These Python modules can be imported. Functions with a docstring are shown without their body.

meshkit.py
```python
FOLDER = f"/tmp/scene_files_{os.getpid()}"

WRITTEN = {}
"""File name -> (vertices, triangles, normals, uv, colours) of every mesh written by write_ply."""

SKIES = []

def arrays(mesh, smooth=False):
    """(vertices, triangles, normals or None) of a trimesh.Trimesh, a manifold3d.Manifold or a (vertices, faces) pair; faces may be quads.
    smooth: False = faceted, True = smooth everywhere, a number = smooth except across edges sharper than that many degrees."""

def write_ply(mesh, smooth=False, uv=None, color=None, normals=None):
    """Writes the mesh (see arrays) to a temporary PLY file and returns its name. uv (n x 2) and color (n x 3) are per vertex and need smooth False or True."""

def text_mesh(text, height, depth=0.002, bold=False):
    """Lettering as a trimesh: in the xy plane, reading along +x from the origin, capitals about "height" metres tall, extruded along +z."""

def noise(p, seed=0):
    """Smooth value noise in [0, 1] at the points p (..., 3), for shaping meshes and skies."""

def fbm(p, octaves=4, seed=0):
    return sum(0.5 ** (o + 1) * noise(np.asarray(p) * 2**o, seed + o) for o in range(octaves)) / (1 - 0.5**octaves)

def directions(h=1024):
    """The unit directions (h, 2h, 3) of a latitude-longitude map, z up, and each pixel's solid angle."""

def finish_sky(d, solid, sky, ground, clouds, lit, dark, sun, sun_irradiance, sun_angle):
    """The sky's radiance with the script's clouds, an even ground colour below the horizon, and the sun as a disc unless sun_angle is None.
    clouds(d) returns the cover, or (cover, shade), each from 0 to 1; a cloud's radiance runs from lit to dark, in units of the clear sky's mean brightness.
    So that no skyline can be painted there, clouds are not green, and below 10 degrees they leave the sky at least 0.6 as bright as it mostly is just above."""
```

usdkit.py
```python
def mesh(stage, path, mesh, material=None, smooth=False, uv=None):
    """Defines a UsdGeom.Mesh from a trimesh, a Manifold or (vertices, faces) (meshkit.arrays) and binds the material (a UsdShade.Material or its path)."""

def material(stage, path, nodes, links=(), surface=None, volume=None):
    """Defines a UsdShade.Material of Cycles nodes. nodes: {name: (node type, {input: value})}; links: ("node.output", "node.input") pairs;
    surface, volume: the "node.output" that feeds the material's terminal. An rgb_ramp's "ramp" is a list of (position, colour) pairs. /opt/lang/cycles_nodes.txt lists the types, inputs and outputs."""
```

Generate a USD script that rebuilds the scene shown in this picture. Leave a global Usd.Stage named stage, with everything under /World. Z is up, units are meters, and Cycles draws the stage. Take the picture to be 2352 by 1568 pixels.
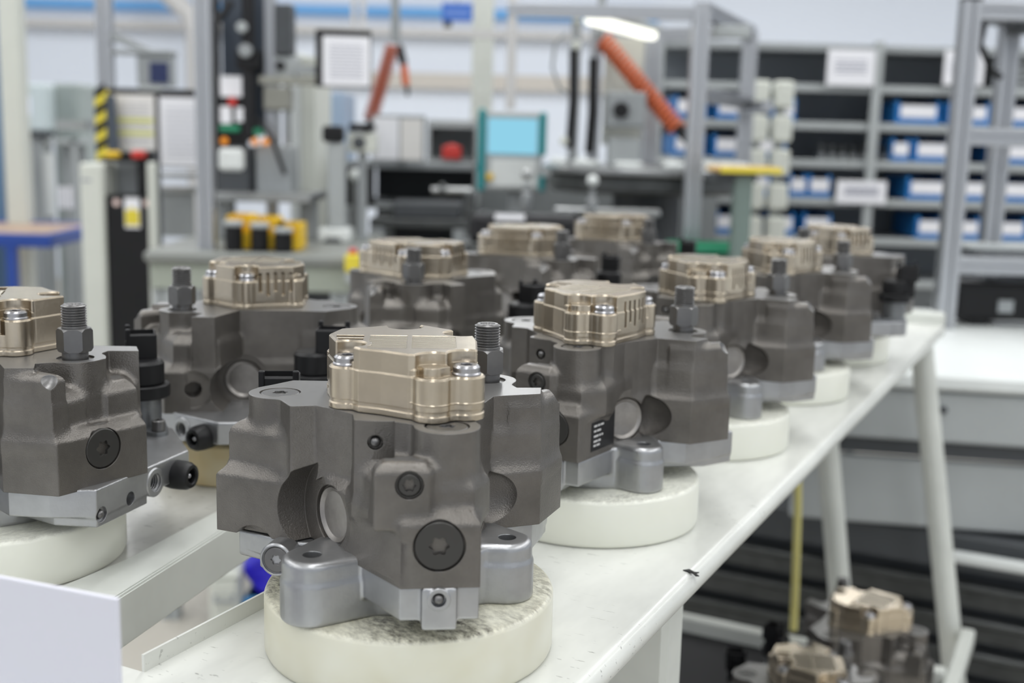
import math, random
import numpy as np, trimesh, usdkit, meshkit
import manifold3d as m3
from manifold3d import Manifold, CrossSection
import shapely.geometry as sg
from shapely.ops import unary_union
from pxr import Usd, UsdGeom, UsdLux, UsdShade, Gf, Sdf
random.seed(7); rng = np.random.default_rng(7)
stage = Usd.Stage.CreateInMemory()
UsdGeom.SetStageUpAxis(stage, 'Z'); UsdGeom.SetStageMetersPerUnit(stage, 1.0)
UsdGeom.Xform.Define(stage, '/World')
# ------------------------------------------------------------------ camera, light, exposure
TOP = 0.90                                   # height of the trolley's deck
cam = UsdGeom.Camera.Define(stage, '/World/camera')
FPX = 2744.24                                # focal length in pixels of the 2352 wide frame
cam.CreateFocalLengthAttr(27.0); cam.CreateHorizontalApertureAttr(27.0 / FPX * 2352)
right = np.array([.99968152, .00433838, .02486046]); down = np.array([.02523617, -.17185775, -.98479848]); fwd = np.array([0, .98511222, -.17191250])
cm = np.eye(4); cm[0, :3] = right; cm[1, :3] = -down; cm[2, :3] = -fwd; cm[3, :3] = (0, 0, TOP + .26482)
cam.AddTransformOp().Set(Gf.Matrix4d(*cm.ravel().tolist()))
cam.CreateFStopAttr(4.2); cam.CreateFocusDistanceAttr(0.64)
cam.CreateClippingRangeAttr(Gf.Vec2f(.02, 100))
cam.CreateExposureAttr(0.0)
LAMP = 10.8
n = 0
for ly in (-2.4, -.8, .8, 2.4, 4.0, 5.6, 7.2):
    for lx in (-3.6, -1.8, 0, 1.8, 3.6):
        n += 1
        l = UsdLux.RectLight.Define(stage, '/World/ceiling_lamp_%03d' % n)
        l.CreateWidthAttr(.32); l.CreateHeightAttr(1.25); l.CreateIntensityAttr(LAMP); l.CreateColorAttr(Gf.Vec3f(.985, .995, 1.0))
        l.AddTranslateOp().Set((lx, ly, 2.95))

# ------------------------------------------------------------------ helpers
used = {}
def path_for(parent, name):
    base = (parent.GetPath().pathString if parent else '/World') + '/'
    k = base + name; i = used.get(k, -1) + 1; used[k] = i
    return k if i == 0 else '%s_%03d' % (k, i)
def tag(p, label=None, cat=None, group=None, kind=None):
    for k, v in (('label', label), ('category', cat), ('group', group), ('kind', kind)):
        if v: p.SetCustomDataByKey(k, v)
    return p
def as_mesh(m):
    if isinstance(m, list): m = [as_mesh(x) for x in m]; return trimesh.util.concatenate(m)
    if hasattr(m, 'to_mesh'):
        q = m.to_mesh(); return trimesh.Trimesh(q.vert_properties[:, :3], q.tri_verts, process=False)
    return m
def obj(name, m, mat, parent=None, label=None, smooth=32, scale=1.0, **kw):
    m = as_mesh(m)
    if scale != 1.0: m = trimesh.Trimesh(m.vertices * scale, m.faces, process=False)
    p = usdkit.mesh(stage, path_for(parent, name), m, mat, smooth=smooth).GetPrim()
    return tag(p, label, **kw)
def thing(name, label, cat, loc=(0, 0, 0), rz=0, group=None):
    x = UsdGeom.Xform.Define(stage, path_for(None, name)); x.AddTranslateOp().Set(tuple(map(float, loc))); x.AddRotateZOp().Set(float(rz))
    return tag(x.GetPrim(), label, cat, group)
def dup(src, label, loc, rz, group=None, inst=True):
    c = src.GetCustomData()
    r = thing(src.GetName(), label, c['category'], loc, rz, group or c.get('group'))
    r.GetReferences().AddInternalReference(src.GetPath()); r.SetInstanceable(inst)
    return r
A0 = math.radians(-26.53)
def T(x, y, z=0):                            # trolley frame (x across, y along) to world
    return np.array([x * math.cos(A0) - y * math.sin(A0), x * math.sin(A0) + y * math.cos(A0), z])
ROT = -26.53

def box(x0, x1, y0, y1, z0, z1, b=0.0):
    if b <= 0: return Manifold.cube((x1 - x0, y1 - y0, z1 - z0)).translate((x0, y0, z0))
    pts = []
    for sx, X in ((1, x0), (-1, x1)):
        for sy, Y in ((1, y0), (-1, y1)):
            for sz, Z in ((1, z0), (-1, z1)):
                pts += [(X + sx * b, Y + sy * b, Z), (X + sx * b, Y, Z + sz * b), (X, Y + sy * b, Z + sz * b)]
    return Manifold.hull_points(np.array(pts))
def cyl(r, h, c=(0, 0, 0), d=(0, 0, 1), r2=None, seg=40, b=0.0):
    if b > 0:
        prof = np.array([(0, 0), (r - b, 0), (r, b), (r, h - b), (r - b, h), (0, h)])
        m = Manifold.revolve(CrossSection([prof]), seg)
    else: m = Manifold.cylinder(h, r, r if r2 is None else r2, seg)
    return m.transform(frame(c, d))
def frame(c, d):
    d = np.array(d, float); d /= np.linalg.norm(d)
    u = np.cross((0, 0, 1.0), d)
    u = np.array([1.0, 0, 0]) if np.linalg.norm(u) < 1e-6 else u / np.linalg.norm(u)
    if d[2] < -.999: u = np.array([1.0, 0, 0])
    v = np.cross(d, u)
    return np.column_stack([u, v, d, np.array(c, float)])
def revolve(prof, seg=48): return Manifold.revolve(CrossSection([np.array(prof, float)]), seg)
def ext(poly, z0, z1, b=0.0):
    """a shapely polygon extruded from z0 to z1, its top and bottom edges chamfered by b"""
    def one(p, a, c):
        out = None
        for g in getattr(p, 'geoms', [p]):
            if g.is_empty: continue
            cs = CrossSection([np.array(g.exterior.coords)[:-1]] + [np.array(i.coords)[:-1] for i in g.interiors], m3.FillRule.EvenOdd)
            q = Manifold.extrude(cs, c - a).translate((0, 0, a)); out = q if out is None else out + q
        return out
    if b <= 0: return one(poly, z0, z1)
    return one(poly, z0 + b, z1 - b) + one(poly.buffer(-b * .5), z0 + b * .4, z1 - b * .4) + one(poly.buffer(-b), z0, z1)
def tube(pts, r, sides=10):
    pts = np.asarray(pts, float); t = np.gradient(pts, axis=0); t /= np.linalg.norm(t, axis=1, keepdims=True)
    up = np.array([0, 0, 1.0]) if abs(t[0][2]) < .9 else np.array([1.0, 0, 0])
    V = []
    u = np.cross(t[0], up); u /= np.linalg.norm(u)
    for p, d in zip(pts, t):
        u = u - d * (u @ d); u /= np.linalg.norm(u); v = np.cross(d, u)
        for k in range(sides):
            a = 2 * math.pi * k / sides; V.append(p + r * (math.cos(a) * u + math.sin(a) * v))
    n = len(pts); F = []
    for i in range(n - 1):
        for k in range(sides):
            a, b = i * sides + k, i * sides + (k + 1) % sides
            F += [(a, b, b + sides), (a, b + sides, a + sides)]
    V += [pts[0], pts[-1]]; c0, c1 = len(V) - 2, len(V) - 1
    for k in range(sides):
        F += [(c0, (k + 1) % sides, k), (c1, (n - 1) * sides + k, (n - 1) * sides + (k + 1) % sides)]
    m = trimesh.Trimesh(np.array(V), np.array(F), process=False)
    if m.volume < 0: m.invert()
    return m
def profile(p0, p1, s=.04, s2=None):
    """aluminium T-slot profile between two points"""
    p0, p1 = np.array(p0, float), np.array(p1, float); L = np.linalg.norm(p1 - p0); s2 = s2 or s
    g, d = s * .11, s * .16
    P = sg.box(-s / 2, -s2 / 2, s / 2, s2 / 2).buffer(-s * .04).buffer(s * .04)
    cuts = [sg.box(s / 2 - d, -g, s, g), sg.box(-s, -g, -s / 2 + d, g)]
    ks = [0] if s2 < 1.5 * s else [0]
    cuts += [sg.box(-g, s2 / 2 - d, g, s2), sg.box(-g, -s2, g, -s2 / 2 + d)]
    P = P.difference(unary_union(cuts))
    return ext(P, 0, L).transform(frame(p0, p1 - p0))

def mat(name, col, rough=.5, metal=0.0, var=0.0, vscale=20, bump=0.0, bscale=200, extra=None, col2=None, coat=0.0, bev=0.0, dist=.0006, **pr):
    nodes = {'tc': ('texture_coordinate', {}), 'p': ('principled_bsdf', dict(base_color=col, roughness=rough, metallic=metal, coat_weight=coat, **pr))}
    links = []
    if var > 0:
        c2 = col2 or tuple(c * (1 - var) for c in col)
        nodes['n'] = ('noise_texture', dict(scale=vscale, detail=4, roughness=.6)); nodes['r'] = ('rgb_ramp', {'ramp': [(.3, c2), (.7, col)]})
        links += [('tc.object', 'n.vector'), ('n.fac', 'r.fac'), ('r.color', 'p.base_color')]
    if bev > 0:
        nodes['bv'] = ('bevel', dict(radius=bev, samples=4))
    if bump > 0:
        nodes['bn'] = ('noise_texture', dict(scale=bscale, detail=3, roughness=.6)); nodes['b'] = ('bump', dict(strength=bump, distance=dist))
        links += [('tc.object', 'bn.vector'), ('bn.fac', 'b.height'), ('b.normal', 'p.normal')]
        if bev > 0: links += [('bv.bevel', 'b.normal')]
    elif bev > 0: links += [('bv.bevel', 'p.normal')]
    return usdkit.material(stage, '/World/Looks/' + name, nodes, links, surface='p.BSDF')
def emit(name, col, s):
    return usdkit.material(stage, '/World/Looks/' + name, {'e': ('emission', {'color': col, 'strength': s})}, [], surface='e.emission')

# ------------------------------------------------------------------ materials
# phosphated steel: cast skin rough, faces that look up are milled smooth
MSTEEL = usdkit.material(stage, '/World/Looks/steel_body', {
    'tc': ('texture_coordinate', {}), 'g': ('geometry', {}), 'sx': ('separate_xyz', {}),
    'up': ('map_range', dict(from_min=.985, from_max=.997, to_min=0, to_max=1, clamp=True)),
    'n1': ('noise_texture', dict(scale=35, detail=5, roughness=.65)), 'r1': ('rgb_ramp', {'ramp': [(.3, (.124, .115, .105)), (.7, (.184, .171, .157))]}),
    'n2': ('noise_texture', dict(scale=1250, detail=2, roughness=.5)), 'bs': ('map_range', dict(from_min=0, from_max=1, to_min=.5, to_max=.03)),
    'b': ('bump', dict(distance=.0005)), 'bv': ('bevel', dict(radius=.0007, samples=4)),
    'ro': ('map_range', dict(from_min=0, from_max=1, to_min=.36, to_max=.33)),
    'mx': ('mix', dict(color2=(.25, .245, .24))),
    'p': ('principled_bsdf', dict(metallic=.72, specular_ior_level=.5))},
    [('g.true_normal', 'sx.vector'), ('sx.z', 'up.value'), ('tc.object', 'n1.vector'), ('n1.fac', 'r1.fac'), ('tc.object', 'n2.vector'), ('n2.fac', 'b.height'),
     ('up.result', 'bs.value'), ('bs.result', 'b.strength'), ('bv.bevel', 'b.normal'), ('b.normal', 'p.normal'), ('up.result', 'ro.value'), ('ro.result', 'p.roughness'),
     ('up.result', 'mx.fac'), ('r1.color', 'mx.color1'), ('mx.color', 'p.base_color')], surface='p.BSDF')
MMILL = mat('steel_welch_plug', (.36, .34, .32), .42, .8, var=.25, vscale=120, bump=.08, bscale=300)
MPLUG = mat('plug_steel', (.06, .058, .055), .42, .6, bev=.0004)
MFIT = mat('fitting_steel', (.19, .187, .185), .36, .85, var=.15, vscale=90, bev=.0004)
MSCREW = mat('screw_zinc', (.42, .42, .44), .27, .95, bev=.0003)
MGOLD = mat('nickel_cover', (.60, .52, .405), .25, .95, var=.16, vscale=45, bump=.10, bscale=420, bev=.0006)
MRIB = mat('cover_rib', (.55, .50, .41), .38, .9)
MALU = mat('cast_aluminium', (.44, .445, .455), .36, .88, var=.22, vscale=40, bump=.16, bscale=380, bev=.0007)
MALUD = mat('darkened_aluminium', (.25, .26, .27), .4, .8, var=.3, vscale=60, bev=.0004)
MBLK = mat('black_plastic', (.008, .008, .009), .45, 0, bev=.0004, specular_ior_level=.3)
MBORE = mat('dark_bore', (.02, .02, .02), .6, 0)
def disc_mat(name, c1, c2, dirt):
    return usdkit.material(stage, '/World/Looks/' + name, {
        'tc': ('texture_coordinate', {}), 'g': ('geometry', {}), 'oi': ('object_info', {}), 'sx': ('separate_xyz', {}), 'sp': ('separate_xyz', {}),
        'up': ('map_range', dict(from_min=.25, from_max=.95, to_min=0, to_max=1, clamp=True)),
        'of': ('vector_math', dict(math_type='add')), 'n0': ('noise_texture', dict(scale=13, detail=3, roughness=.6)), 'r0': ('rgb_ramp', {'ramp': [(.3, c2), (.68, c1)]}),
        'mp': ('mapping', dict(scale=(1.5, .8, 1.0), rotation=(0, 0, .6))), 'n3': ('noise_texture', dict(scale=22, detail=4, roughness=.65)), 'r3': ('rgb_ramp', {'ramp': [(.32, (.12, .12, .12)), (.66, (1, 1, 1))]}), 'm3': ('math', dict(math_type='multiply')),
        'n1': ('noise_texture', dict(scale=190, detail=6, roughness=.75)), 'r1': ('rgb_ramp', {'ramp': [(.38, (0, 0, 0)), (.60, (1, 1, 1))]}),
        'm1': ('math', dict(math_type='multiply')), 'm2': ('math', dict(math_type='multiply', value2=dirt)),
        'mx': ('mix', dict(color2=(.09, .08, .065))),
        'p': ('principled_bsdf', dict(roughness=.38, subsurface_weight=.25, subsurface_scale=.012, subsurface_radius=(1, 1, .8)))},
        [('tc.object', 'of.vector1'), ('oi.color', 'of.vector2'), ('of.vector', 'n0.vector'), ('n0.fac', 'r0.fac'), ('g.normal', 'sx.vector'), ('sx.z', 'up.value'),
         ('tc.object', 'mp.vector'), ('mp.vector', 'n1.vector'), ('n1.fac', 'r1.fac'), ('r1.color', 'm3.value1'), ('mp.vector', 'n3.vector'), ('n3.fac', 'r3.fac'), ('r3.color', 'm3.value2'), ('m3.value', 'm1.value1'), ('up.result', 'm1.value2'), ('m1.value', 'm2.value1'),
         ('m2.value', 'mx.fac'), ('r0.color', 'mx.color1'), ('mx.color', 'p.base_color')], surface='p.BSDF')
MDISC_D = disc_mat('nylon_dirty', (.78, .78, .67), (.64, .61, .45), 1.0)
MDISC = disc_mat('nylon_white', (.90, .91, .80), (.87, .88, .75), .55)
MDISC_Y = disc_mat('nylon_yellowed', (.80, .74, .52), (.70, .50, .20), .4)
def deck_mat(nm, ca, cb): return usdkit.material(stage, '/World/Looks/' + nm, {
    'tc': ('texture_coordinate', {}), 'mp': ('mapping', dict(scale=(1, .35, 1), rotation=(0, 0, .5))), 'mp2': ('mapping', dict(scale=(.22, 1, 1), rotation=(0, 0, .8))),
    'n0': ('noise_texture', dict(scale=14, detail=5, roughness=.6)), 'r0': ('rgb_ramp', {'ramp': [(.32, ca), (.62, cb)]}),
    'n1': ('noise_texture', dict(scale=330, detail=3, roughness=.6)), 'r1': ('rgb_ramp', {'ramp': [(.642, (0, 0, 0)), (.675, (.85, .85, .85))]}),
    'n2': ('noise_texture', dict(scale=6, detail=2)), 'r2': ('rgb_ramp', {'ramp': [(.45, (0, 0, 0)), (.65, (1, 1, 1))]}), 'm': ('math', dict(math_type='multiply')),
    'mx': ('mix', dict(color2=(.05, .05, .045))),
    'p': ('principled_bsdf', dict(roughness=.30, coat_weight=.1))},
    [('tc.object', 'mp.vector'), ('mp.vector', 'n0.vector'), ('n0.fac', 'r0.fac'), ('tc.object', 'mp2.vector'), ('mp2.vector', 'n1.vector'), ('n1.fac', 'r1.fac'), ('tc.object', 'n2.vector'), ('n2.fac', 'r2.fac'),
     ('r1.color', 'm.value1'), ('r2.color', 'm.value2'), ('m.value', 'mx.fac'), ('r0.color', 'mx.color1'), ('mx.color', 'p.base_color')], surface='p.BSDF')
MDECK = deck_mat('deck_paint', (.55, .56, .53), (.72, .73, .69)); MDECK2 = deck_mat('dusty_deck_paint', (.34, .34, .32), (.62, .62, .585))
MLEG = mat('leg_paint', (.66, .68, .64), .35, 0, var=.12, vscale=14)
MCARD = mat('card_white', (.64, .64, .71), .5)
MAPROF = mat('aluminium_profile', (.44, .45, .47), .36, .85)
MWHITE = mat('white_paint', (.74, .77, .76), .4, 0, var=.06, vscale=6)
MCREAM = mat('cream_paint', (.66, .68, .62), .45, 0, var=.06, vscale=6)
MGREY = mat('grey_paint', (.32, .34, .35), .45, 0, var=.1, vscale=8)
MDGREY = mat('dark_grey_paint', (.06, .066, .073), .5, 0, var=.15, vscale=8)
MLGREY = mat('light_grey_paint', (.41, .435, .44), .45, 0, var=.08, vscale=8)
MBLUEG = mat('blue_grey_panel', (.06, .075, .10), .35, 0)
MPAPER = mat('paper', (.85, .85, .89), .7)
MPAPERY = mat('paper_cream', (.78, .76, .74), .7)
MINK = mat('ink', (.25, .26, .33), .7)
MHILITE = mat('highlighter_yellow', (.72, .72, .28), .7)
MBLUE = mat('blue_plastic', (.02, .22, .62), .4, 0, var=.2, vscale=12)
MDBLUE = mat('blue_enamel', (.015, .06, .32), .4)
MSIGNB = mat('sign_blue', (.04, .15, .55), .45)
MYEL = mat('yellow_plastic', (.80, .52, .02), .45)
MYELS = mat('safety_yellow', (.75, .62, .05), .5)
MRED = mat('red_plastic', (.62, .04, .03), .4)
MORANGE = mat('orange_hose', (.62, .14, .05), .4)
MTEAL = mat('teal_frame', (.0, .24, .26), .4)
MGREEN = mat('green_plastic', (.02, .25, .13), .5)
MWOOD = mat('amber_board', (.72, .46, .16), .5, var=.2, vscale=30)
MRUBBER = mat('black_rubber', (.014, .014, .016), .6, specular_ior_level=.3)
MSTAIN = mat('brushed_steel', (.42, .43, .43), .34, .9, var=.2, vscale=18)
MDSTEEL = mat('dark_steel', (.10, .105, .105), .42, .7, var=.3, vscale=25)
MHOSEY = mat('yellow_hose', (.66, .60, .22), .5)
MGLOW = emit('tube_light', (1, 1, .90), 1.9)
MSCREEN = emit('screen_glow', (.30, .68, .86), .95)
MSCRW = emit('screen_pale', (.80, .82, 1.0), 1.2)
MAMBER = emit('amber_lamp', (1, .36, .05), .9)
MFLOOR = mat('floor_concrete', (.56, .53, .47), .45, 0, var=.12, vscale=2.0)
MWALL = mat('wall_white', (.80, .85, .94), .7)
MCEIL = mat('ceiling_white', (.80, .81, .81), .8)
MTRUNK = mat('trunking_grey', (.60, .59, .58), .5)

# ------------------------------------------------------------------ the room
S = dict(kind='structure')
obj('floor', box(-6, 6, -4, 9.1, -.1, 0), MFLOOR, **S)
obj('ceiling', box(-6, 6, -4, 9.1, 3.8, 3.9), MCEIL, **S)
obj('wall_back', box(-6, 6, 9.0, 9.1, 0, 3.8), MWALL, **S)
obj('wall_left', box(-6.1, -6, -4, 9.1, 0, 3.8), MWALL, **S)
obj('wall_right', box(6, 6.1, -4, 9.1, 0, 3.8), MWALL, **S)
obj('wall_front', box(-6, 6, -4.1, -4, 0, 3.8), MWALL, **S)

# ------------------------------------------------------------------ signed distance casting
class Cast:
    def __init__(s, lo, hi, h):
        s.h = h; s.lo = np.array(lo, float); ns = np.ceil((np.array(hi) - s.lo) / h).astype(int) + 1
        ax = [s.lo[i] + h * np.arange(ns[i]) for i in range(3)]
        s.x = ax[0].astype(np.float32)[:, None, None]; s.y = ax[1].astype(np.float32)[None, :, None]; s.z = ax[2].astype(np.float32)[None, None, :]
        s.X2, s.Y2 = np.meshgrid(ax[0], ax[1], indexing='ij'); s.D = None
    def poly(s, pts, r=0.0):
        P = np.array(pts, float); d = np.full(s.X2.shape, 1e18); sgn = np.ones(s.X2.shape); n = len(P)
        for i in range(n):
            a, b = P[i], P[i - 1]; e = b - a; wx, wy = s.X2 - a[0], s.Y2 - a[1]
            t = np.clip((wx * e[0] + wy * e[1]) / (e @ e), 0, 1); d = np.minimum(d, (wx - t * e[0]) ** 2 + (wy - t * e[1]) ** 2)
            c1, c2, c3 = s.Y2 >= a[1], s.Y2 < b[1], e[0] * wy > e[1] * wx
            flip = (c1 & c2 & c3) | (~c1 & ~c2 & ~c3); sgn = np.where(flip, -sgn, sgn)
        return (sgn * np.sqrt(d) - r).astype(np.float32)[:, :, None]
    def circ(s, c, r): return (np.hypot(s.X2 - c[0], s.Y2 - c[1]) - r).astype(np.float32)[:, :, None]
    def ext(s, d2, z0, z1, c=0.0, k=1.0):
        dz = np.maximum(s.z - z1, z0 - s.z)
        d = smax(d2, dz, k) if k > 0 else np.maximum(d2, dz)
        if c > 0: d = smax(d, (d2 + (s.z - z1) + c) * .70710678, max(k, .5))
        return d
    def axcyl(s, c, d, r):
        d = np.array(d, float) / np.linalg.norm(d); px, py, pz = s.x - c[0], s.y - c[1], s.z - c[2]
        t = px * d[0] + py * d[1] + pz * d[2]
        return np.sqrt(np.maximum(px * px + py * py + pz * pz - t * t, 0)) - r, t
    def add(s, d, k=3.0): s.D = d if s.D is None else smin(s.D, d, k)
    def cut(s, d, k=1.0): s.D = smax(s.D, -d, k)
    def solid(s):
        V, F = nets(s.D, s.h, s.lo); return Manifold(m3.Mesh(V.astype(np.float32), F.astype(np.uint32))).simplify(.05)
def smin(a, b, k):
    if k <= 0: return np.minimum(a, b)
    h = np.clip(.5 + .5 * (b - a) / k, 0, 1); return b + (a - b) * h - k * h * (1 - h)
def smax(a, b, k): return -smin(-a, -b, k) if k > 0 else np.maximum(a, b)
def nets(D, h, lo):
    D = np.pad(D, 1, constant_values=9.0); lo = lo - h; S = D < 0; ns = D.shape
    cnt = np.zeros(tuple(k - 1 for k in ns), np.int16)
    corner = [(i, j, k) for i in (0, 1) for j in (0, 1) for k in (0, 1)]
    sl = lambda o: tuple(slice(o[a], ns[a] - 1 + o[a]) for a in range(3))
    for o in corner: cnt += S[sl(o)]
    act = (cnt > 0) & (cnt < 8); idx = np.full(act.shape, -1); ii = np.argwhere(act); idx[act] = np.arange(len(ii))
    acc = np.zeros((len(ii), 3)); num = np.zeros(len(ii))
    for a in range(8):
        for b in range(a + 1, 8):
            oa, ob = np.array(corner[a]), np.array(corner[b])
            if abs(oa - ob).sum() != 1: continue
            pa, pb = ii + oa, ii + ob; da, db = D[tuple(pa.T)], D[tuple(pb.T)]; m = (da < 0) != (db < 0)
            t = da / np.where(m, da - db, 1); acc += np.where(m[:, None], pa + (pb - pa) * t[:, None], 0); num += m
    V = acc / num[:, None] * h + lo; F = []
    for ax in range(3):
        u, v = (ax + 1) % 3, (ax + 2) % 3
        s0 = [slice(1, ns[a] - 1) for a in range(3)]; s1 = list(s0); s0[ax] = slice(0, ns[ax] - 1); s1[ax] = slice(1, ns[ax])
        a0, a1 = S[tuple(s0)], S[tuple(s1)]
        for flip, m in ((False, a0 & ~a1), (True, ~a0 & a1)):
            p = np.argwhere(m)
            if not len(p): continue
            p[:, u] += 1; p[:, v] += 1
            def cell(du, dv):
                q = p.copy(); q[:, u] -= du; q[:, v] -= dv; return idx[tuple(q.T)]
            q = np.stack([cell(1, 1), cell(0, 1), cell(0, 0), cell(1, 0)], 1)
            if flip: q = q[:, ::-1]
            F += [q[:, [0, 1, 2]], q[:, [0, 2, 3]]]
    return V, np.vstack(F)

# ------------------------------------------------------------------ the pump (millimetres, z above the deck; origin moves to the disc's top)
DISC_H = 32.0
def dirv(a): return np.array([math.cos(math.radians(a)), math.sin(math.radians(a)), 0])
nA, tA = np.array([-.225, -.974, 0]), np.array([.974, -.225, 0])
def onA(D, t, z): return nA * D + tA * t + np.array([0, 0, z])
nB = np.array([56., 24.5, 0]) / math.hypot(56, 24.5); tB = np.array([-nB[1], nB[0], 0])
LOWER = [(-39, -34), (-25.3, -75.3), (10.2, -83.4), (27, -26), (41, -8), (69, -7), (91.5, 18), (67, 74), (26, 78), (10, 46), (-30, 54), (-61, 66), (-95, 31), (-65, 4), (-51, -4)]
UPPER = [(-36, -24), (-38, -36), (-20, -45), (-12, -52), (16, -52), (22, -43), (26, -29), (33, -17), (43, -3), (69, -3.5), (75, 11), (62, 14), (62, 52), (47, 53), (39, 60), (47, 76), (31, 79), (12, 46), (-28, 53), (-50, 60), (-70, 46), (-64, 12), (-62, -1), (-50, -2), (-42, -12)]
AB, CA, BC = -42, -162, 78
def star(r, d, c, n):                       # six-lobed socket, to be cut: depth d inwards
    th = np.linspace(0, 2 * math.pi, 48, endpoint=False)
    P = np.column_stack([r * (1 + .15 * np.cos(6 * th)) * np.cos(th), r * (1 + .15 * np.cos(6 * th)) * np.sin(th)])
    n = np.array(n, float) / np.linalg.norm(n)
    return Manifold.extrude(CrossSection([P]), d + 1).transform(frame(np.array(c) - n * d, n))
def torx_plug(c, n, r, sock, proud=.0, depth=5, sd=3.0):
    n = np.array(n, float) / np.linalg.norm(n); c = np.array(c, float)
    return cyl(r, depth + proud, c - n * depth, n, b=.5, seg=48) - star(sock, sd, c + n * proud, n)
def bore(c, n, r, d): n = np.array(n, float) / np.linalg.norm(n); return cyl(r, d + 8, np.array(c, float) - n * d, n, seg=48)

c = Cast((-103, -97, 54), (97, 90, 136), .7)
c.add(c.ext(c.poly(LOWER), 58, 94, 4.5, 1.2))
c.add(c.ext(c.poly(UPPER), 84, 136, 0, 1.0), 5)
# the arm with the two torx plugs: shoulder and pad under its top boss
c.add(c.ext(c.poly([(-36, -28), (-33, -56), (-20, -69), (9, -75), (22, -60), (27, -24)]), 86, 113, 9, 2), 5)
c.add(c.ext(c.circ((1, -58), 15.5), 96, 136), 4)
pad = [onA(60, -21, 0)[:2], onA(76.5, -20, 0)[:2], onA(76.5, 5, 0)[:2], onA(70, 11, 0)[:2], onA(55, 12, 0)[:2]]
c.add(c.ext(c.poly(pad), 86, 117.5, 4, 1.5), 3)
# the arm with the outlet: two lobes under its shoulder
c.add(c.ext(c.poly([(43, -3.5), (67, -4), (88, 17.5), (73, 38), (66, 42), (65, 48), (68, 52), (60, 71), (28, 75), (12, 48)]), 86, 116, 6, 2), 5)
c.add(c.ext(c.poly([(52, -3.5), (68, -3.5), (88.5, 16.5), (83, 26), (60, 14)]), 86, 127, 3, 1.5), 3)
c.add(c.ext(c.circ((53, 38), 16.5), 96, 136), 4)
# the third arm
c.add(c.ext(c.poly([(-64, 7), (-88, 33), (-60, 62), (-34, 54), (-50, 0)]), 86, 117, 5, 2), 4)
c.add(c.ext(c.circ((-61, 32), 16.5), 100, 136), 3)
body = c.solid()
body = body.trim_by_plane((0, 0, -1), -130).trim_by_plane((0, 0, 1), 59.6)
WELCH = {}
cuts = []
for ang, D, R in ((AB, 37.5, 21), (CA, 46.8, 19.5), (BC, 46.0, 19)):
    d = dirv(ang); p = d * D + np.array([0, 0, 77.0]); WELCH[ang] = (p, d)
    cuts.append(cyl(R, 60, p, d, seg=72)); cuts.append(bore(p, d, 15.2, 2.6))
pC, dC = WELCH[CA]                                                                                   # wide spot face biting into the third arm
cuts.append(cyl(27, 60, pC, dC, seg=96).trim_by_plane((-.309, .951, 0), 12.0))
pB, dB = WELCH[AB]                                                                                   # flared spot face biting into the outlet arm
cuts.append(Manifold.sphere(1, 72).scale((21, 7.5, 15)).translate((36, -10.0, 77.0)))
cuts.append(cyl(13, 30, np.array([-82, 12, 52.0]), dirv(-135), seg=48).translate((8, 8, 0)))       # scoop under the third arm
q = Manifold.cube((23, 20, 30)).translate((-33, 46, 111))                                            # pocket of the ball plug: (t, D) -> x, y
Mx = np.column_stack([tA, nA, (0, 0, 1), (0, 0, 0)])
if np.linalg.det(Mx[:, :3]) < 0: q = q.mirror((1, 0, 0)).transform(np.column_stack([-tA, nA, (0, 0, 1), (0, 0, 0)]))
else: q = q.transform(Mx)
cuts.append(q)
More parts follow.
